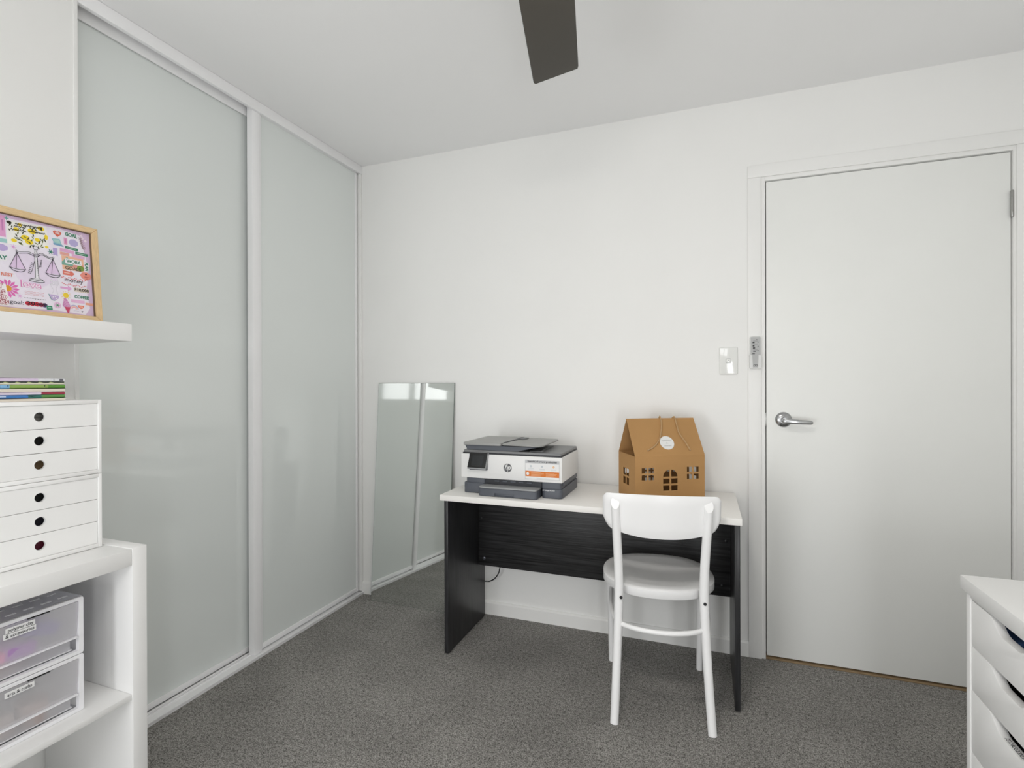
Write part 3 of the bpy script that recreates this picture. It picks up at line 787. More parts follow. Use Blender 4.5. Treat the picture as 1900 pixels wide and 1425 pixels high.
# ------------------------------------------------------------------ chair
def chair():
    t = thing('chair', 'white wooden chair with a curved backrest pushed up to the desk', 'chair', (1.648, -0.415, 0.0), 0.146)
    # seat: rounded outline, gently dished
    bm = bmesh.new()
    N = 64
    def outline(a):
        x = 0.207 * math.copysign(abs(math.cos(a)) ** 0.78, math.cos(a))
        s = math.sin(a)
        y = 0.045 + (0.205 if s > 0 else 0.200) * math.copysign(abs(s) ** 0.86, s)
        if s < 0: x *= 1 - 0.10 * s * s
        return x, y
    ztop, zb = 0.455, 0.420
    def dish(r):
        return -0.016 * max(0.0, 1 - (r / 0.80) ** 2) ** 1.0 if r < 0.80 else 0.0
    rads = [0.0, 0.15, 0.3, 0.45, 0.6, 0.7, 0.76, 0.8, 0.86, 0.93, 0.975, 1.0]
    prev = None
    for r in rads:
        z = ztop + dish(r) - (0.0 if r < 0.95 else (0.0015 if r < 0.98 else 0.005))
        if r == 0:
            prev = [bm.verts.new((0, 0.045, z))]
            continue
        ring = []
        for k in range(N):
            x, y = outline(2 * PI * k / N)
            ring.append(bm.verts.new((x * r, 0.045 + (y - 0.045) * r, z)))
        for k in range(N):
            if len(prev) == 1:
                bm.faces.new((prev[0], ring[k], ring[(k + 1) % N]))
            else:
                bm.faces.new((prev[k], ring[k], ring[(k + 1) % N], prev[(k + 1) % N]))
        prev = ring
    for r, z in ((1.0, zb + 0.003), (0.985, zb), ):
        ring = [bm.verts.new((outline(2 * PI * k / N)[0] * r, 0.045 + (outline(2 * PI * k / N)[1] - 0.045) * r, z)) for k in range(N)]
        for k in range(N):
            bm.faces.new((prev[k], ring[k], ring[(k + 1) % N], prev[(k + 1) % N]))
        prev = ring
    bm.faces.new(prev[::-1])
    bmesh.ops.recalc_face_normals(bm, faces=bm.faces[:])
    ob('seat', bm, 'chair_white', t, angle=50)
    # backrest plate, bowed backwards
    bm = bmesh.new()
    def plate(x, z):
        return -0.176 + 0.95 * x * x - 0.10 * (z - 0.64)
    out = []
    xs = [i / 40 for i in range(41)]
    hw_ = 0.2015
    grid = []
    def top(x): return 0.796 - 0.004 * (x / hw_) ** 2 - (0.014 * max(0, (abs(x) - 0.180) / (hw_ - 0.180)) ** 3)
    def bot(x): return 0.640 + 0.034 * (abs(x) / hw_) ** 2.4 + 0.035 * max(0, (abs(x) - 0.165) / (hw_ - 0.165)) ** 2.6
    NX, NZ = 40, 8
    for side in (0, 1):
        g = []
        for i in range(NX + 1):
            x = -hw_ + 2 * hw_ * i / NX
            col = []
            for j in range(NZ + 1):
                z = bot(x) + (top(x) - bot(x)) * j / NZ
                e = min(1.0, min(j, NZ - j, i, NX - i) + 0.35) if min(j, NZ - j, i, NX - i) == 0 else 1.0
                col.append(bm.verts.new((x, plate(x, z) + (0.006 * e if side else -0.006 * e), z)))
            g.append(col)
        grid.append(g)
    for side in (0, 1):
        for i in range(NX):
            for j in range(NZ):
                a, b_, c, d = grid[side][i][j], grid[side][i + 1][j], grid[side][i + 1][j + 1], grid[side][i][j + 1]
                bm.faces.new((a, b_, c, d) if side == 0 else (d, c, b_, a))
    border = [(i, 0) for i in range(NX)] + [(NX, j) for j in range(NZ)] + [(i, NZ) for i in range(NX, 0, -1)] + [(0, j) for j in range(NZ, 0, -1)]
    for k in range(len(border)):
        (i, j), (i2, j2) = border[k], border[(k + 1) % len(border)]
        bm.faces.new((grid[0][i2][j2], grid[0][i][j], grid[1][i][j], grid[1][i2][j2]))
    bmesh.ops.recalc_face_normals(bm, faces=bm.faces[:])
    ob('backrest', bm, 'chair_white', t, angle=60)
    for s in (-1, 1):
        path = smooth_path([(s * 0.162, -0.212, 0.0), (s * 0.156, -0.185, 0.13), (s * 0.150, -0.160, 0.28), (s * 0.1465, -0.149, 0.39), (s * 0.1455, -0.147, 0.46),
                            (s * 0.148, -0.151, 0.56), (s * 0.154, -0.165, 0.68), (s * 0.158, -0.179, 0.775)], 5)
        rs = [0.0145 + 0.0015 * min(1, p.z / 0.45) if p.z < 0.45 else 0.016 - 0.001 * (p.z - 0.45) / 0.3 for p in path]
        bm = tube(path, rs, 20)
        # slanted top end
        geom = bm.verts[:] + bm.edges[:] + bm.faces[:]
        res = bmesh.ops.bisect_plane(bm, geom=geom, plane_co=(0, -0.180, 0.757), plane_no=(0, -0.85, 0.53), clear_outer=True)
        ed = [e for e in res['geom_cut'] if isinstance(e, bmesh.types.BMEdge)]
        if ed:
            bmesh.ops.edgeloop_fill(bm, edges=ed)
        lg = ob('leg', bm, 'chair_white', t)
        b1 = lathe([(0.0, 0.0025), (0.004, 0.0025), (0.0055, 0.001), (0.0055, -0.004), (0.0, -0.004)], 16, 'y-')
        xf(b1, (s * 0.146 - s * 0.004 + (0.004 if s < 0 else 0.004), -0.164, 0.421))
        ob('bolt', b1, 'bolt_black', lg)
        f = smooth_path([(s * 0.178, 0.205, 0.0), (s * 0.180, 0.195, 0.2), (s * 0.182, 0.178, 0.421)], 6)
        ob('leg', tube(f, [0.0125 + 0.004 * p.z / 0.42 for p in f], 18), 'chair_white', t)
    # U-shaped bentwood stretcher
    hoop = smooth_path([(0.179, 0.187, 0.325), (0.178, 0.08, 0.325), (0.174, -0.03, 0.325), (0.158, -0.115, 0.325), (0.128, -0.163, 0.325), (0.07, -0.192, 0.325), (0.0, -0.202, 0.325),
                        (-0.07, -0.192, 0.325), (-0.128, -0.163, 0.325), (-0.158, -0.115, 0.325), (-0.174, -0.03, 0.325), (-0.178, 0.08, 0.325), (-0.179, 0.187, 0.325)], 6)
    ob('stretcher', tube(hoop, 0.0088, 14), 'chair_white', t)
chair()

# ------------------------------------------------------------------ floating shelf, bookcase
sh = tag(ob('floating_shelf', B(0.001, 0.26, -2.536, -1.436, 1.311, 1.361, 0.0015), 'white_laminate'),
         'thick white floating wall shelf under the oak framed sticker board', 'shelf')

BC_W = 0.80
bc = thing('bookcase', 'low white open bookcase with thick sides against the shelf wall', 'bookcase', (0.203, -1.8815, 0.0), PI / 2)
# local: x along +y world, front is -y local (world +x); depth 0.376
hx_, yf, yb = 0.3955, -0.187, 0.187
ob('side_panel', B(hx_ - 0.0375, hx_, yf, yb, 0, 0.7505, 0.001), 'white_laminate', bc)
ob('side_panel', B(-hx_, -hx_ + 0.0375, yf, yb, 0, 0.7505, 0.001), 'white_laminate', bc)
ob('top_panel', B(-hx_ + 0.038, hx_ - 0.038, yf + 0.001, yb, 0.705, 0.7485, 0.001), 'white_laminate', bc)
ob('shelf_board', B(-hx_ + 0.038, hx_ - 0.038, yf + 0.004, yb - 0.002, 0.346, 0.362, 0.0008), 'white_laminate', bc)
ob('bottom_panel', B(-hx_ + 0.038, hx_ - 0.038, yf + 0.001, yb, 0.0, 0.040, 0.001), 'white_laminate', bc)

# ------------------------------------------------------------------ mini drawer chests
def chest(name, label, z0, contents, group, dz):
    t = thing(name, label, 'drawer box', (0.155, -1.667, z0), PI / 2 - 0.028, group)
    hw_, hd, h, k = 0.1365, 0.128, 0.1975, 0.0085
    ob('case_side', B(-hw_, -hw_ + k, -hd, hd, 0, h, 0.001), 'white_gloss', t)
    ob('case_side', B(hw_ - k, hw_, -hd, hd, 0, h, 0.001), 'white_gloss', t)
    ob('case_top', B(-hw_ + k, hw_ - k, -hd, hd, h - 0.010, h, 0.001), 'white_gloss', t)
    ob('case_bottom', B(-hw_ + k, hw_ - k, -hd, hd, 0, 0.010, 0.001), 'white_gloss', t)
    ob('case_back', B(-hw_ + k, hw_ - k, hd - 0.006, hd, 0.010, h - 0.010, 0), 'white_gloss', t)
    hd2 = (h - 0.020) / 3
    for i in range(3):
        za = 0.010 + hd2 * i
        z_c = za + hd2 * 0.5 + 0.001
        front = cutter(B(-hw_ + k + 0.0006, hw_ - k - 0.0006, -hd + 0.0035, -hd + 0.0095, za + 0.0005, za + hd2 - 0.0005, 0.0006, 1),
                       prism(circle(0, z_c, 0.0112, 28), -hd - 0.01, -hd + 0.03, 'y'))
        dr = ob('drawer', front, 'white_gloss', t)
        rim = cutter(prism(circle(0, z_c, 0.0124, 28), -hd + 0.0028, -hd + 0.0040, 'y'), prism(circle(0, z_c, 0.0112, 28), -hd - 0.01, -hd + 0.03, 'y'))
        ob('finger_hole_rim', rim, 'white_gloss', dr)
        inner = B(-hw_ + k + 0.002, hw_ - k - 0.002, -hd + 0.020, hd - 0.008, za + 0.003, za + hd2 - 0.004, 0)
        ob('drawer_contents', inner, contents[i], dr)
mat('content_black', (22, 21, 20), 0.8, vary=0.5, vscale=60)
mat('content_grey', (120, 118, 114), 0.6, vary=0.5, vscale=40, stretch=(1, 1, 8))
mat('content_brown', (120, 98, 70), 0.7, vary=0.4, vscale=50)
mat('content_navy', (24, 22, 34), 0.7, vary=0.3, vscale=50)
mat('content_maroon', (96, 20, 44), 0.6, vary=0.3, vscale=50)
chest('drawer_chest', 'white three drawer box standing directly on the white bookcase', 0.7495, ['content_maroon', 'content_navy', 'content_black'], 'white three drawer boxes stacked on the bookcase', 0)
chest('drawer_chest', 'white three drawer box stacked on another, with books on top', 0.948, ['content_brown', 'content_black', 'content_grey'], 'white three drawer boxes stacked on the bookcase', 0)

# ------------------------------------------------------------------ books on the chests
ztop = 0.948 + 0.1975
specs = [  # bottom to top: label, thickness, spine pieces (from x0 to x1 fraction measured from the visible end), colours
    ('cream edged thin book at the bottom of the stack', 0.0075, [(0, 1, (236, 226, 212))], 0.000, 'paper_cream'),
    ('thin picture book with a blue spine ending in green', 0.0080, [(0, .22, (96, 150, 80)), (.22, .34, (60, 122, 110)), (.34, .62, (70, 130, 200)), (.62, 1, (146, 190, 222))], 0.001, None),
    ('thin lilac book with a dark red spine end', 0.0075, [(0, .22, (164, 62, 80)), (.22, 1, (236, 224, 240))], 0.001, None),
    ('thin book showing plain cream page edges above the red ended spine', 0.0085, [(0, 1, (232, 224, 212))], 0.001, 'paper_cream'),
    ('thin green picture book with a pale blue patch on its spine', 0.0090, [(0, .16, (96, 152, 60)), (.16, .50, (146, 178, 90)), (.50, .73, (138, 190, 230)), (.73, 1, (86, 128, 72))], 0.0008, None),
    ('thin cream book with a dark green and crimson top edge', 0.0080, [(0, 1, (232, 226, 206))], 0.002, None),
    ('thin pale lilac book on top of the stack', 0.0080, [(0, .25, (226, 228, 232)), (.25, 1, (224, 206, 232))], 0.002, None),
]
z = ztop + 0.0004
for i, (lab, th, pieces, inset, pg) in enumerate(specs):
    t = thing('book', lab, 'book', (0.172, -1.725, z), PI / 2 - 0.012, 'books stacked on the drawer boxes')
    x1 = 0.113 - inset; x0 = -0.113 - inset
    front = -0.105 + 0.0012 * (i % 3)
    rr = th * 0.35
    if pg:
        ob('cover', B(x0, x1, front - 0.0005, 0.098, 0.0, 0.0009, 0), flat((226, 218, 214)), t)
        ob('cover', B(x0, x1, front - 0.0005, 0.098, th - 0.0009, th - 0.0001, 0), flat((72, 62, 66)), t)
        ob('pages', B(x0 + 0.001, x1 - 0.001, front, 0.097, 0.0009, th - 0.0009, 0), pg, t)
    else:
        ob('pages', B(x0 + 0.002, x1 - 0.002, front + 0.004, 0.097, 0.0011, th - 0.0012, 0), 'paper_cream', t)
        ob('cover', B(x0, x1, front + 0.003, 0.098, 0.0, 0.0011, 0), flat(pieces[-1][2]), t)
        ob('cover', B(x0, x1, front + 0.003, 0.098, th - 0.0012, th - 0.0001, 0), flat((60, 66, 58) if i in (5,) else pieces[-1][2]), t)
        L_ = x1 - x0
        for a, b_, c in pieces:
            ob('spine', prism([(front + 0.003, 0.0), (front + 0.0008, 0.0008), (front, th * 0.35), (front, th * 0.65), (front + 0.0008, th - 0.001), (front + 0.003, th - 0.0002)], x1 - b_ * L_, x1 - a * L_, 'x'), flat(c), t)
        if i == 5:
            ob('spine_print', B(x1 - 0.82 * L_, x1 - 0.0005, front - 0.0004, front + 0.0004, th * 0.62, th * 0.95, 0), flat((40, 52, 40)), t)
            ob('spine_print', B(x1 - 1.0 * L_, x1 - 0.82 * L_, front - 0.0004, front + 0.0004, th * 0.55, th * 0.95, 0), flat((140, 38, 56)), t)
            for q in range(6):
                xa = x1 - (0.15 + 0.10 * q) * L_
                ob('spine_print', prism([(xa, th * 0.62), (xa + 0.012, th * 0.62), (xa + 0.004, th * 0.9)], front - 0.0007, front - 0.0003, 'y'), flat((190, 200, 140)), t)
        if i == 4:
            for q, c in ((0.19, (50, 70, 40)), (0.51, (40, 60, 110)), (0.61, (70, 110, 170)), (0.745, (40, 60, 90)), (0.985, (110, 70, 40))):
                ob('spine_print', B(x1 - (q + 0.008) * L_, x1 - q * L_, front - 0.0005, front + 0.0003, th * 0.5, th * 0.86, 0), flat(c), t)
        if i == 1:
            ob('spine_print', B(x1 - 0.64 * L_, x1 - 0.53 * L_, front - 0.0005, front + 0.0003, th * 0.45, th * 0.8, 0), flat((206, 222, 246)), t)
            ob('spine_print', prism([(x1 - 0.36 * L_, th * .8), (x1 - 0.31 * L_, th * .45), (x1 - 0.25 * L_, th * .8)], front - 0.0005, front + 0.0003, 'y'), flat((24, 40, 52)), t)
        if i == 6:
            ob('spine_print', B(x1 - 0.012 , x1 - 0.004, front - 0.0005, front + 0.0003, 0.001, th - 0.001, 0), flat((110, 108, 116)), t)
            ob('spine_print', B(x1 - 0.108 * L_, x1 - 0.104 * L_, front - 0.0005, front + 0.0003, 0.001, th - 0.001, 0), flat((120, 120, 130)), t)
    z += th
# curled sheet on top
bm = bmesh.new()
g = []
for i in range(13):
    u = i / 12
    zz = 0.0006 + 0.007 * max(0, u - 0.35) ** 1.3
    g.append([bm.verts.new((-0.11 + 0.145 * (1 - u), y, zz)) for y in (-0.092, 0.0, 0.09)])
for i in range(12):
    for j in range(2):
        bm.faces.new((g[i][j], g[i][j + 1], g[i + 1][j + 1], g[i + 1][j]))
bmesh.ops.solidify(bm, geom=bm.faces[:], thickness=0.0006)
bmesh.ops.recalc_face_normals(bm, faces=bm.faces[:])
pp = ob('paper_sheet', bm, flat((206, 204, 206)))
pp.location = (0.172, -1.725, z + 0.0004); pp.rotation_euler = (0, 0, PI / 2 - 0.012)
tag(pp, 'loose curled grey sheet lying on the stacked books', 'paper')

# ------------------------------------------------------------------ frosted plastic drawer units
def plastic(label, z0, lines, items, group, h):
    t = thing('plastic_drawer_unit', label, 'drawer unit', (0.200, -1.778, z0), PI / 2, group)
    hw_, hd, k = 0.1705, 0.135, 0.009
    ob('case_side', B(-hw_, -hw_ + 0.003, -hd + 0.006, hd, 0, h, 0.001), 'frosted_box', t)
    ob('case_side', B(hw_ - 0.003, hw_, -hd + 0.006, hd, 0, h, 0.001), 'frosted_box', t)
    ob('case_back', B(-hw_ + 0.003, hw_ - 0.003, hd - 0.003, hd, 0.004, h - 0.004, 0), 'plastic_white', t)
    ct = ob('case_top', B(-hw_ + 0.003, hw_ - 0.003, -hd + 0.006, hd - 0.003, h - 0.003, h - 0.0005, 0), 'frosted_box', t)
    for i in range(9):
        for j in range(5):
            ob('top_rib', B(-0.145 + 0.035 * i, -0.125 + 0.035 * i, -0.10 + 0.046 * j, -0.094 + 0.046 * j, h - 0.0006, h + 0.0004, 0), 'plastic_white', ct)
    ob('case_bottom', B(-hw_ + 0.003, hw_ - 0.003, -hd + 0.006, hd - 0.003, 0.0, 0.004, 0), 'frosted_box', t)
    fr = cutter(prism(rrect(-hw_, hw_, 0, h - 0.0005, 0.005, 4), -hd, -hd + 0.012, 'y', 0.001),
                prism(rrect(-hw_ + k + 0.002, hw_ - k - 0.002, 0.009, h - 0.0085, 0.003, 3), -hd - 0.02, -hd + 0.03, 'y'))
    ob('front_frame', fr, 'plastic_white', t)
    # drawer: frosted front, lower lip panel set back, body
    zt = h - 0.010; zm = 0.045
    fr2 = prism([(-hd - 0.001, zt), (-hd + 0.003, zt), (-hd + 0.010, zm), (-hd + 0.006, zm)], -hw_ + k + 0.004, hw_ - k - 0.004, 'x')
    d = ob('drawer_front', fr2, 'frosted_front', t)
    ob('drawer_lip', B(-hw_ + k + 0.005, hw_ - k - 0.005, -hd - 0.004, -hd + 0.006, zm - 0.0015, zm + 0.0015, 0.001), 'plastic_white', d)
    ob('drawer_lower_front', B(-hw_ + k + 0.012, hw_ - k - 0.012, -hd + 0.018, -hd + 0.021, 0.012, zm, 0), 'frosted_front', d)
    ob('drawer_bottom', B(-hw_ + k + 0.008, hw_ - k - 0.008, -hd + 0.018, hd - 0.01, 0.009, 0.0115, 0), 'plastic_white', t)
    for s in (-1, 1):
        ob('drawer_slot', B(s * 0.075 - 0.022, s * 0.075 + 0.022, -hd - 0.0025, -hd - 0.0005, zt - 0.0008, zt + 0.0016, 0), 'gap_black', t)
    for nm, bm, m_ in items:
        ob(nm, bm, m_, t)
    zz = zt - 0.012
    for s_, w, wt, lx in lines:
        lab = ob('paper_label', xf(B(lx - w / 2, lx + w / 2, -0.0012, 0, -0.0064, 0.0064, 0), (0, -hd - 0.0005, zz), (-0.0, 0, 0)), 'label_white', d)
        ob('label_lettering', xf(text(s_, 0.0105, 0.0003, 0.00005, width=wt), (lx, -hd - 0.0018, zz)), 'label_ink', lab)
        zz -= 0.0118
rb = lambda a, b_, c, d, e, f: B(a, b_, c, d, e, f, 0.004, 2)
GR = 'frosted plastic drawer units stacked in the bookcase'
plastic('frosted plastic drawer labelled polymer clay and accessories, above another drawer', 0.507,
        [('polymer clay', 0.055, 0.047, 0.040), ('& accessories', 0.061, 0.054, 0.039)],
        [('clay_pack', xf(rb(-0.03, 0.03, -0.03, 0.03, 0, 0.03), (0.045, -0.092, 0.050), (0.2, 0.1, 0.1)), flat((164, 60, 190))),
         ('clay_pack', xf(rb(-0.04, 0.04, -0.02, 0.02, 0, 0.022), (0.020, -0.100, 0.048), (0.1, -0.1, -0.05)), flat((240, 60, 170))),
         ('clay_pack', xf(rb(-0.03, 0.03, -0.02, 0.02, 0, 0.03), (-0.035, -0.098, 0.050), (0.0, 0.2, 0.1)), flat((244, 90, 110))),
         ('clay_pack', xf(rb(-0.04, 0.04, -0.03, 0.03, 0, 0.03), (0.085, -0.085, 0.080), (0.2, 0.35, 0.15)), flat((96, 70, 170))),
         ('bag', xf(lathe([(0, 0.02), (0.03, 0.018), (0.045, 0.008), (0.04, 0.0), (0, 0)], 20), (0.03, -0.075, 0.0125), (0, 0, 0), (1.4, 0.7, 1)), flat((214, 206, 200)))],
        GR, 0.1435)
plastic('frosted plastic drawer labelled arts and crafts, standing on the bookcase shelf', 0.3625,
        [('arts & crafts', 0.055, 0.046, 0.038)],
        [('craft_tin', xf(lathe([(0, 0), (0.03, 0), (0.032, 0.05), (0, 0.052)], 20), (0.085, -0.085, 0.0125)), flat((186, 160, 150))),
         ('craft_tin', xf(rb(-0.05, 0.05, -0.03, 0.03, 0, 0.05), (-0.01, -0.082, 0.0125), (0, 0, 0.1)), flat((196, 178, 170)))],
        GR, 0.1435)

# ------------------------------------------------------------------ framed sticker board on the floating shelf
def sticker_board():
    t = thing('sticker_board', 'oak framed pastel sticker collage with drawn scales on the floating shelf', 'picture frame',
              (0.195, -1.813, 1.3625), PI / 2, rotx=-0.086)
    FW, FH, bw = 0.338, 0.272, 0.0165
    # mitred bars: x right, z up, front -y
    def bar(poly, m_): ob('frame_bar', prism(poly, -0.004, 0.016, 'y', 0.0012), m_, t)
    bar([(0, 0), (FW, 0), (FW - bw, bw), (bw, bw)], 'oak_frame')
    bar([(0, FH), (bw, FH - bw), (FW - bw, FH - bw), (FW, FH)], 'oak_frame')
    bar([(0, 0), (bw, bw), (bw, FH - bw), (0, FH)], 'oak_frame_side')
    bar([(FW, 0), (FW, FH), (FW - bw, FH - bw), (FW - bw, bw)], 'oak_frame_side')
    ob('backing', B(bw - 0.004, FW - bw + 0.004, 0.009, 0.014, bw - 0.004, FH - bw + 0.004, 0), 'frame_back', t)
    bd = ob('print_sheet', B(bw - 0.003, FW - bw + 0.003, 0.007, 0.009, bw - 0.003, FH - bw + 0.003, 0), flat((218, 192, 222)), t)
    Y = [0.007]
    lv = 0.00022
    def put(bm, c, level=1, nm='sticker', M=None):
        if M: bmesh.ops.transform(bm, matrix=M, verts=bm.verts[:])
        bmesh.ops.translate(bm, vec=(0, 0.007 - lv * level, 0), verts=bm.verts[:])
        ob(nm, bm, flat(c), bd, smooth=False)
    mm = lambda pts: [(x / 1000, z / 1000) for x, z in pts]
    def poly(pts, c, level=1, nm='sticker'): put(prism(mm(pts), -lv * 0.8, 0, 'y'), c, level, nm)
    def disc(x, z, r, c, level=1, ry=None, n=22, nm='sticker'): poly(circle(x, z, r, n, ry), c, level, nm)
    def rect(x0, x1, z0, z1, c, level=1, tilt=0.0, nm='sticker'):
        cx, cz = (x0 + x1) / 2, (z0 + z1) / 2
        ca, sa = math.cos(tilt), math.sin(tilt)
        poly([(cx + (x - cx) * ca - (z - cz) * sa, cz + (x - cx) * sa + (z - cz) * ca) for x, z in ((x0, z0), (x1, z0), (x1, z1), (x0, z1))], c, level, nm)
    def words(s, x, z, size, c, level=3, off=0.0, width=None, tilt=0.0, shear=0.0, outline=None, nm='lettering'):
        def one(o_, lvl, col):
            b_ = text(s, size / 1000, lv * 0.8, o_ / 1000, shear, width=None if width is None else (width + 2 * o_ * 0) / 1000)
            bmesh.ops.transform(b_, matrix=Matrix.Translation((x / 1000, 0, z / 1000)) @ Matrix.Rotation(-tilt, 4, 'Y'), verts=b_.verts[:])
            put(b_, col, lvl, nm)
        if outline:
            one(off + outline[0], level - 1, outline[1])
        one(off, level, c)
    def line(pts, w, c, level=4, closed=False, nm='drawn_line'):
        P = smooth_path([(x / 1000, 0, z / 1000) for x, z in pts], 4, closed) if len(pts) > 2 else [Vector((x / 1000, 0, z / 1000)) for x, z in pts]
        b_ = bmesh.new()
        w = w / 2000
        n = len(P)
        L_, R_ = [], []
        for i, p in enumerate(P):
            q = (P[(i + 1) % n] - P[i - 1]) if closed else (P[min(i + 1, n - 1)] - P[max(i - 1, 0)])
            q.normalize()
            d = Vector((-q.z, 0, q.x)) * w
            L_.append(b_.verts.new(p + d)); R_.append(b_.verts.new(p - d))
        for i in range(n if closed else n - 1):
            b_.faces.new((L_[i], L_[(i + 1) % n], R_[(i + 1) % n], R_[i]))
        put(b_, c, level + 0.8, nm)
    def burst(x, z, r, c, n=8, k=0.25, level=2):
        pts = []
        for i in range(2 * n):
            rr = r if i % 2 == 0 else r * k
            a = PI * i / n
            pts.append((x + rr * math.cos(a), z + rr * math.sin(a)))
        poly(pts, c, level)
    def cloud(x, z, w, h, c, level=2):
        pts = []
        for i in range(40):
            a = 2 * PI * i / 40
            r = 1 + 0.10 * abs(math.sin(3.5 * a)) - 0.05
            pts.append((x + w / 2 * r * math.cos(a), z + h / 2 * r * math.sin(a)))
        poly(pts, c, level)
    def heart(x, z, s, c, level=2):
        pts = []
        for i in range(30):
            a = 2 * PI * i / 30
            pts.append((x + s * math.sin(a) ** 3, z + s * (0.8125 * math.cos(a) - 0.3125 * math.cos(2 * a) - 0.125 * math.cos(3 * a) - 0.0625 * math.cos(4 * a))))
        poly(pts, c, level)
    WHITE = (243, 240, 246); GREEN = (64, 132, 104); PINK = (226, 160, 212); CORAL = (226, 130, 108); LILAC = (190, 172, 220); INK = (44, 40, 52); MAUVE = (224, 178, 216)
    # pale sheet over the lilac ground
    poly([(18, 30), (60, 22), (150, 20), (230, 24), (300, 20), (312, 40), (306, 90), (314, 150), (306, 200), (296, 244), (250, 250), (150, 246), (60, 252), (22, 240)], (240, 234, 246), 0.6)
    cloud(188, 125, 100, 84, (234, 222, 241), 1)
    # lemon print
    poly([(132, 180), (220, 188), (218, 246), (133, 240)], (246, 245, 240), 1)
    YEL = (246, 216, 44)
    for x, z, r, ry in ((185, 226, 9, 7), (205, 238, 8, 6), (152, 222, 6, 5), (160, 236, 5, 4), (170, 205, 9, 7), (178, 196, 9, 7), (196, 206, 6, 5), (146, 192, 6, 4.5), (216, 218, 4, 7), (216, 192, 4, 3)):
        disc(x, z, r, YEL, 2, ry)
    random.seed(3)
    for k in range(48):
        x = 136 + random.random() * 80; z_ = 184 + random.random() * 54
        a = random.random() * PI
        l, w = 3.6 + random.random() * 2.6, 1.5
        poly([(x - l * math.cos(a), z_ - l * math.sin(a)), (x + w * math.sin(a), z_ - w * math.cos(a)), (x + l * math.cos(a), z_ + l * math.sin(a)), (x - w * math.sin(a), z_ + w * math.cos(a))],
             (58, 64, 44) if k % 3 else (110, 120, 60), 3)
    for (x0, x1, zc) in ((150, 208, 233.5), (147, 172, 227), (140, 172, 218), (178, 214, 220)):
        pts = []
        n = int((x1 - x0) / 2.2)
        for i in range(n + 1):
            pts.append((x0 + (x1 - x0) * i / n, zc + (i % 2) * 3.6 + random.random() * 1.6 + (x0 + (x1 - x0) * i / n - 150) * 0.06))
        line(pts, 1.3, (26, 24, 22), 5)
    disc(138, 236, 5, (40, 40, 24), 3, 4)
    # left side
    rect(118, 130, 196, 250, (228, 164, 208), 1)
    rect(122.5, 126, 212, 240, (200, 132, 186), 2)
    burst(133, 245, 6, (110, 166, 158), 4, 0.35)
    rect(112, 132, 181, 191, (162, 208, 206), 1, 0.02)
    cloud(119, 168, 28, 17, LILAC)
    words('DAY', 114, 143, 15, (52, 128, 106), 5, 0.5)
    poly(rrect(104, 130, 134.5, 151.5, 5), WHITE, 3.5)
    burst(144, 175, 8, (226, 166, 220), 8, 0.2)
    words('REST', 128, 101, 11.5, CORAL, 3, 0.35)
    for i in range(14):
        a = 2 * PI * i / 14
        x, z_ = 128, 66
        w = 0.19
        poly([(x + 4 * math.cos(a), z_ + 4 * math.sin(a)), (x + 18 * math.cos(a - w), z_ + 18 * math.sin(a - w)), (x + 24 * math.cos(a), z_ + 24 * math.sin(a)), (x + 18 * math.cos(a + w), z_ + 18 * math.sin(a + w))], (224, 110, 184), 1.5 + (i % 2) * 0.5)
    disc(128, 66, 7.5, (226, 160, 50), 3)
    for s_, x, z_ in (('T', 113, 70), ('LS', 115, 55), ('AD', 115, 42.5), ('RKS', 116, 30)):
        words(s_, x, z_, 14, (246, 226, 232), 6, 0.3, outline=(1.1, (158, 72, 84)))
    poly([(102, 22), (128, 22), (128, 40), (124, 76), (102, 78)], (248, 244, 246), 3.2)
    # love
    words('love', 176, 84, 24, (236, 140, 200), 4, 1.0, width=44)
    words('love', 176, 84, 24, (250, 236, 248), 6, 0.2, width=40)
    for r_ in range(3):
        line([(162 + i * 3.2, 64 - r_ * 4 + (i % 2) * 1.6) for i in range(14)], 0.9, (222, 166, 176), 2)
    for i in range(9):
        disc(162 + i * 5.6, 47.5 + 0.6 * math.sin(i), 0.9, (70, 66, 74), 2, n=10)
    line([(160, 47.5), (208, 48)], 0.4, (120, 116, 124), 2)
    burst(152, 50, 8, (228, 172, 222), 8, 0.2)
    words('goal:', 145, 32, 13, (84, 82, 92), 3, 0.15, width=29)
    for i, (x, c) in enumerate(((168, (196, 40, 64)), (177, (206, 48, 70)), (187, (196, 40, 60)), (196, (150, 40, 80)), (204, (70, 50, 90)))):
        cloud(x, 34, 12, 11, c, 2 + 0.3 * (i % 2))
    words('20', 174, 35, 12, (40, 20, 30), 4, 0.3, width=18)
    line([(184 + i * 1.9, 32 + (i % 2) * 5) for i in range(12)], 1.1, (40, 20, 36), 4)
    poly([(196, 30), (212, 22), (216, 32), (206, 36)], (196, 190, 226), 1.5)
    rect(208, 221, 23, 34, (64, 150, 116), 3, 0.1)
    rect(211, 218, 27.5, 29.5, WHITE, 4, 0.1)
    disc(233, 38, 8.5, (232, 196, 226), 2)
    burst(233, 38, 7, (84, 150, 110), 6, 0.25, 3)
    poly([(214, 66), (220, 52), (228, 50), (236, 56), (238, 64)], (196, 176, 216), 2)
    line([(214, 66), (220, 52), (228, 50)], 1.4, (96, 160, 150), 3)
    for x, z_ in ((224, 59), (229, 61), (231, 56)): disc(x, z_, 1.6, WHITE, 3, n=8)
    line([(222, 108), (220, 90), (226, 78), (222, 68)], 0.5, (190, 186, 196), 2)
    line([(236, 110), (238, 96), (232, 84), (236, 66)], 0.5, (190, 186, 196), 2)
    words('20', 228, 98, 18, (234, 230, 240), 2.5, 0.1, outline=(0.5, (196, 192, 206)))
    # the scales
    def sk(p, w=0.9, closed=False): line(p, w * 1.35, INK, 6, closed)
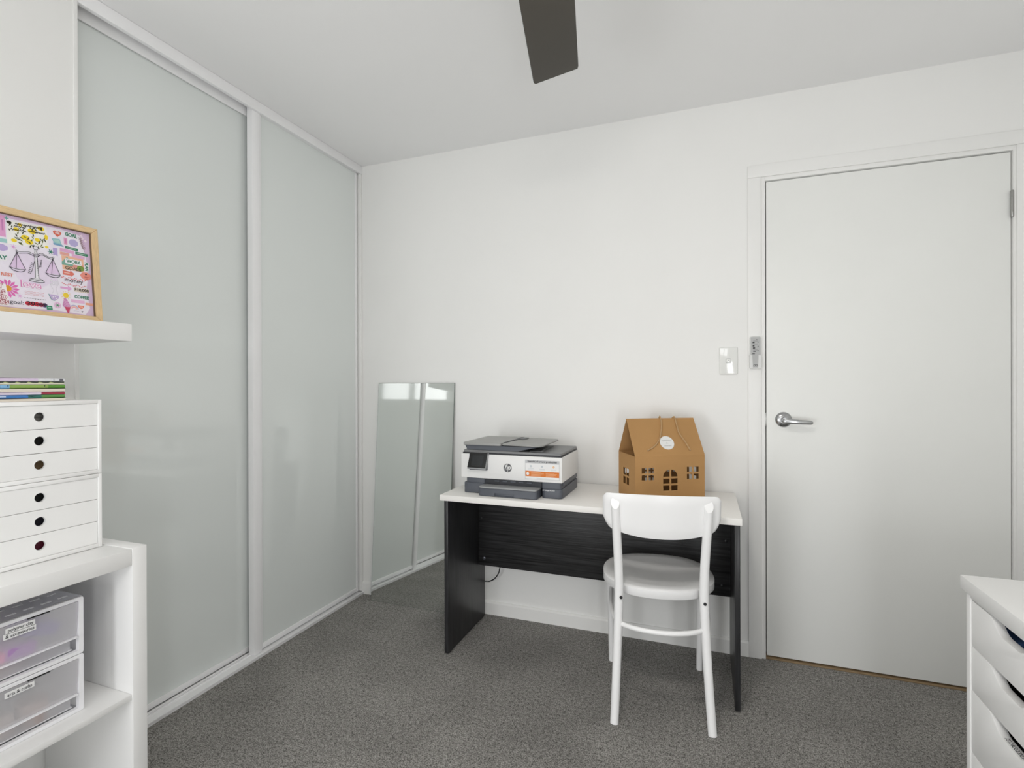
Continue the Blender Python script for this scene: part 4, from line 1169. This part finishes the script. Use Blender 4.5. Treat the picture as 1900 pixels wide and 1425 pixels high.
    poly([(185, 98), (187, 160), (186, 184), (195, 184), (194, 160), (196, 98)], (244, 242, 248), 3)
    sk([(186.5, 104), (187.2, 130), (187.5, 158)]); sk([(194.2, 104), (193.4, 130), (193, 158)])
    for i in range(10): sk([(191.5, 110 + 4.6 * i), (193.2, 111 + 4.6 * i)], 0.5)
    disc(190.5, 163, 4.2, (232, 228, 238), 4); line(circle(190.5, 163, 4.2, 12), 0.8, INK, 6, True); line(circle(190.5, 163, 1.8, 8), 0.8, INK, 6, True)
    disc(191, 183, 5, (240, 238, 246), 4); line(circle(191, 183, 5, 12), 0.8, INK, 6, True)
    sk([(187.5, 168), (189, 175), (188, 179)]); sk([(193.5, 168), (192.5, 175), (194, 179)])
    sk([(148, 166), (153, 161), (163, 163), (175, 165), (187, 160)], 1.1); sk([(148, 169), (154, 165), (164, 167), (176, 169), (187, 165)], 0.8)
    sk([(230, 165), (224, 161), (214, 164), (204, 168), (194, 161)], 1.1); sk([(230, 168), (222, 165), (213, 168), (203, 172), (194, 166)], 0.8)
    disc(229, 166.5, 2.2, WHITE, 5); line(circle(229, 166.5, 2.2, 8), 0.6, INK, 6, True)
    for cx, px in ((150, 150), (228, 226.5)):
        tz = 162
        poly([(cx, tz), (px - 16, 122), (px + 16, 122)], (230, 206, 236), 2)
        sk([(cx, tz), (px - 16.5, 122)], 0.8); sk([(cx, tz), (px + 16.5, 121)], 0.8); sk([(cx, tz), (px - 3, 121)], 0.7)
        sk([(px - 16.5, 122), (px - 8, 119.5), (px + 6, 119), (px + 16.5, 121)], 0.9)
        sk([(px - 16.5, 122), (px - 9, 114.5), (px + 4, 112.5), (px + 13, 116), (px + 16.5, 121)], 1.0)
    poly([(173, 94), (175, 99), (185, 103), (196, 103), (204, 98), (206, 95), (190, 91)], (240, 238, 246), 3)
    sk([(173, 94.5), (176, 99), (186, 103)]); sk([(206, 95), (203, 99), (195, 103)]); sk([(173, 94), (184, 93), (196, 92.5), (206, 94.5)], 1.1); sk([(176, 99), (190, 97), (203, 98.5)], 0.7)
    sk([(176, 112), (181, 124), (184, 136), (186, 146)], 0.8); sk([(196, 132), (199, 142), (199, 154)], 0.7)
    for i in range(7):
        z_ = 113 + i * 4.6
        x = 176.5 + i * 1.3
        poly([(x, z_), (x - 5.5, z_ + 0.6), (x - 4.6, z_ + 2.6)], INK, 5)
        if i < 5: poly([(196.5 + i * 0.6, 134 + i * 4.4), (201.5 + i * 0.6, 135 + i * 4.4), (200.5 + i * 0.6, 137 + i * 4.4)], (66, 62, 74), 5)
    burst(224, 181, 8.5, (60, 132, 112), 6, 0.3, 4)
    # right side, top
    heart(242, 235, 11.5, WHITE, 1.5); heart(242, 235.3, 9.8, (224, 112, 92), 2.5)
    words('YES', 242, 236, 7, WHITE, 4, 0.25)
    words('GOAL', 275, 239.5, 13.5, GREEN, 3, 0.6, width=29, tilt=-0.02)
    poly([(228, 220), (247, 222), (252, 206), (234, 207)], (150, 196, 204), 2); poly([(231, 208), (254, 206), (256, 202), (233, 203)], (120, 164, 196), 2.4)
    poly([(231, 217), (245, 219), (248, 210), (236, 210)], (176, 212, 206), 3)
    rect(257, 265, 210, 229, (226, 158, 196), 2); rect(260, 262, 214, 225, (206, 132, 178), 3)
    cloud(280, 219, 22, 20, (186, 176, 220))
    line([(306, 200), (303, 214), (300, 226), (297, 238)], 1.0, (150, 130, 140), 2)
    for i in range(7):
        z_ = 205 + i * 4.6
        x = 305 - i * 1.2
        poly([(x, z_), (x + 6, z_ + 6), (x + 1, z_ + 5)], (176, 150, 160), 2); poly([(x, z_), (x - 6, z_ + 6), (x - 1, z_ + 5)], (166, 140, 152), 2)
    for x, z_ in ((303, 238), (310, 232), (300, 244)): burst(x, z_, 5, (244, 226, 240), 5, 0.5, 2)
    rect(259, 290, 198.5, 205.5, GREEN, 3, -0.05); rect(283, 314, 188, 195.5, GREEN, 3, -0.03)
    rect(263, 284, 201.3, 202.7, (190, 216, 200), 4, -0.05); rect(287, 309, 191, 192.5, (190, 216, 200), 4, -0.03)
    rect(246, 280, 188, 197, (228, 172, 210), 2, -0.04); rect(274, 306, 178, 186.5, (230, 178, 214), 2, -0.03); rect(246, 268, 179.5, 187, (230, 168, 156), 2, -0.02)
    poly([(230, 194), (240, 195), (240, 172), (235, 176), (230, 173)], (186, 170, 222), 2)
    # work goals patch
    poly([(249, 178), (302, 182), (303, 141), (250, 140)], (240, 190, 160), 1.5)
    poly([(249, 160), (262, 176), (276, 160), (276, 152), (249, 152)], (128, 176, 160), 2)
    poly([(270, 150), (290, 166), (303, 160), (303, 150)], (230, 160, 150), 2)
    disc(294, 150, 9, (126, 156, 72), 2.6, 8)
    poly(rrect(257, 297, 157.5, 172, 3), WHITE, 4)
    words('WORK', 277, 165, 12.5, GREEN, 5, 0.45, width=35)
    words('GOALS', 275, 145.5, 12.5, (54, 72, 60), 5, 0.15, width=38)
    words('PLAN', 309, 158, 11, GREEN, 5, 0.5, width=24, tilt=-PI / 2)
    poly(rrect(303, 315.5, 144.5, 171.5, 3), WHITE, 4)
    poly([(250, 125), (268, 125), (268, 121), (278, 131), (268, 140), (268, 136), (250, 137)], (224, 122, 108), 3)
    rect(253, 266, 130, 132, (246, 210, 200), 4)
    cloud(306, 131, 27, 21, (238, 150, 136), 3); poly([(300, 118), (308, 126), (312, 120)], (238, 150, 136), 3); rect(304, 308, 134, 138, INK, 5, 0.5); rect(302, 313, 127, 129, (206, 110, 100), 5)
    # money
    for i in range(16):
        x = 246 + i * 3.8
        rect(x, x + 2.6, 116 + 2 * math.sin(i * 1.7), 118.5 + 2 * math.sin(i * 1.7), (222, 120, 124), 2, 0.4 * math.sin(i)); rect(x, x + 2.6, 98 + 2 * math.cos(i * 1.3), 100.5 + 2 * math.cos(i * 1.3), (222, 120, 124), 2, 0.4 * math.cos(i))
    words('money', 275, 109, 15, (76, 60, 66), 4, 0.1, width=45)
    poly([(242, 86), (260, 85), (259, 81), (270, 88), (260, 96), (260, 91), (242, 91)], (228, 170, 216), 3)
    rect(274, 312, 82, 94, (232, 222, 210), 2, 0.0)
    words('$10,000', 293, 88, 11, (62, 52, 44), 4, 0.35, width=36)
    for i in range(12):
        a = 2 * PI * i / 12
        line([(254 + 9 * math.cos(a), 68 + 9 * math.sin(a)), (254 + 12.5 * math.cos(a), 68 + 12.5 * math.sin(a))], 0.9, (236, 196, 70), 2)
    disc(254, 68, 7, (240, 208, 64), 3)
    words('COFFEE!', 293, 68.5, 11.5, GREEN, 4, 0.4, width=37)
    rect(266, 299, 51, 59.5, (232, 184, 218), 2, 0.0); rect(301, 321, 48, 55, (236, 170, 148), 2)
    # ice cream
    poly([(245, 40), (249, 58), (252, 62), (257, 54), (262, 44), (264, 36), (258, 34), (248, 35)], (206, 140, 190), 3)
    for i in range(4): line([(247 + i * 0.6, 54 - i * 4.6), (254 + i, 51 - i * 4.6), (260 + i, 52 - i * 4.6)], 1.0, (236, 196, 226), 4)
    poly([(249, 36), (263, 37), (259, 20), (256, 20)], (206, 76, 110), 3.4)
    # rainbow, grapefruit half, heart
    for r_, c in ((11, (188, 178, 216)), (8.6, (240, 210, 190)), (6.2, (236, 166, 186)), (3.6, WHITE)):
        pts = [(272 + r_ * math.cos(PI * i / 14), 33 + r_ * 1.05 * math.sin(PI * i / 14)) for i in range(15)]
        poly(pts, c, 2 + (11 - r_) * 0.15)
    poly([(279, 46)] + [(289 + 9 * math.cos(a), 45 + 11 * math.sin(a)) for a in [PI + PI * i / 12 for i in range(13)]] + [(299, 46)], WHITE, 2)
    poly([(289 + 8 * math.cos(a), 45 + 9.5 * math.sin(a)) for a in [PI + PI * i / 12 for i in range(13)]], (230, 120, 96), 3)
    rect(284, 294, 40, 42, (248, 200, 180), 4)
    heart(292, 28, 2.2, (30, 26, 32), 3)
    line([(270, 27.5), (276, 28.5), (284, 27.5)], 0.5, (170, 166, 176), 2)
    # glass sheet is clean and thin: left as a narrow inner lip
    ob('inner_lip', join(B(FW - bw - 0.001, FW - bw + 0.002, 0.0, 0.007, bw, FH - bw, 0), B(bw, FW - bw, 0.0, 0.007, FH - bw - 0.001, FH - bw + 0.002, 0)), 'frame_back', t)
sticker_board()

# ------------------------------------------------------------------ white desk and drawer unit by the right wall
tp = tag(ob('desk_worktop', B(2.382, RX - 0.002, -2.15, -0.945, 0.699, 0.7305, 0.0015), 'white_laminate'),
         'plain white worktop resting on the white drawer unit', 'worktop')
def drawer_unit():
    t = thing('drawer_unit', 'white drawer unit with scooped drawer fronts under the white worktop', 'drawer unit', (2.390, -0.956, 0.0), -PI / 2)
    # local x runs along world -y, front faces local -y (world -x)
    W, D, Ht, k = 0.36, 0.58, 0.6985, 0.018
    ob('side_panel', B(0, k, 0, D, 0, Ht, 0.001), 'white_laminate', t)
    ob('side_panel', B(W - k, W, 0, D, 0, Ht, 0.001), 'white_laminate', t)
    ob('top_panel', B(k, W - k, 0.001, D, Ht - 0.012, Ht, 0.0008), 'white_laminate', t)
    ob('back_panel', B(k, W - k, D - 0.008, D, 0, Ht - 0.012, 0), 'white_laminate', t)
    ob('bottom_panel', B(k, W - k, 0.02, D - 0.008, 0.02, 0.035, 0), 'white_laminate', t)
    zs = [0.684, 0.578, 0.476, 0.332, 0.188, 0.04]
    for i in range(5):
        zt, zb = zs[i] - 0.001, zs[i + 1] + 0.001
        x0, x1 = k + 0.0015, W - k - 0.0015
        pts = [(x0, zb), (x1, zb)]
        top = []
        n = 40
        for j in range(n + 1):
            x = x0 + (x1 - x0) * j / n
            m = W / 2
            u = max(0.0, min(1.0, (0.086 - abs(x - m)) / 0.056))
            dip = 0.027 * (u * u * (3 - 2 * u))
            top.append((x, zt - dip))
        pts += top[::-1]
        d = ob('drawer', prism(pts, 0.002, 0.020, 'y', 0.0012, 2), 'white_laminate', t)
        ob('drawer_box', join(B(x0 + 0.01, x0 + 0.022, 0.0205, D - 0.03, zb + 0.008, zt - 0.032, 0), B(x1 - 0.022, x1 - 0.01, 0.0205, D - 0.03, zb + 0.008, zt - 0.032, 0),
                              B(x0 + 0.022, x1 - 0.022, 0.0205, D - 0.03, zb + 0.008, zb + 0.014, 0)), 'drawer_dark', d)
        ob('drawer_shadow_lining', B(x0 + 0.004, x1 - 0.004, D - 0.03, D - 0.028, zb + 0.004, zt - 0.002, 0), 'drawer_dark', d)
        if i == 2:
            tx = text('PAINTS / ACCESSORIES', 0.0118, 0.0003, 0.0001, 0.25, upright=False, width=0.104)
            bmesh.ops.translate(tx, vec=(0.1755, 0.0108, zt - 0.0270), verts=tx.verts[:])
            ob('handwritten_label', tx, 'label_ink', d)
        if i == 1 or i == 2 or i == 3 or i == 4:
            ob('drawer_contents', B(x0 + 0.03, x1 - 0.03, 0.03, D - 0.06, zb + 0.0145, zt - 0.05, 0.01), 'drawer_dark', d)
        if i == 0:
            bm = bmesh.new()
            g = []
            for a in range(21):
                row = []
                for b_ in range(15):
                    xx = x0 + 0.03 + (x1 - x0 - 0.06) * a / 20
                    yy = 0.024 + 0.30 * b_ / 14
                    row.append(bm.verts.new((xx, yy, zb + 0.066 + 0.006 * math.sin(a * 0.9 + b_ * 0.5) + 0.005 * math.sin(b_ * 1.3))))
                g.append(row)
            for a in range(20):
                for b_ in range(14):
                    bm.faces.new((g[a][b_], g[a + 1][b_], g[a + 1][b_ + 1], g[a][b_ + 1]))
            bmesh.ops.solidify(bm, geom=bm.faces[:], thickness=-0.02)
            ob('folded_blue_cloth', bm, 'blue_cloth', d)
drawer_unit()
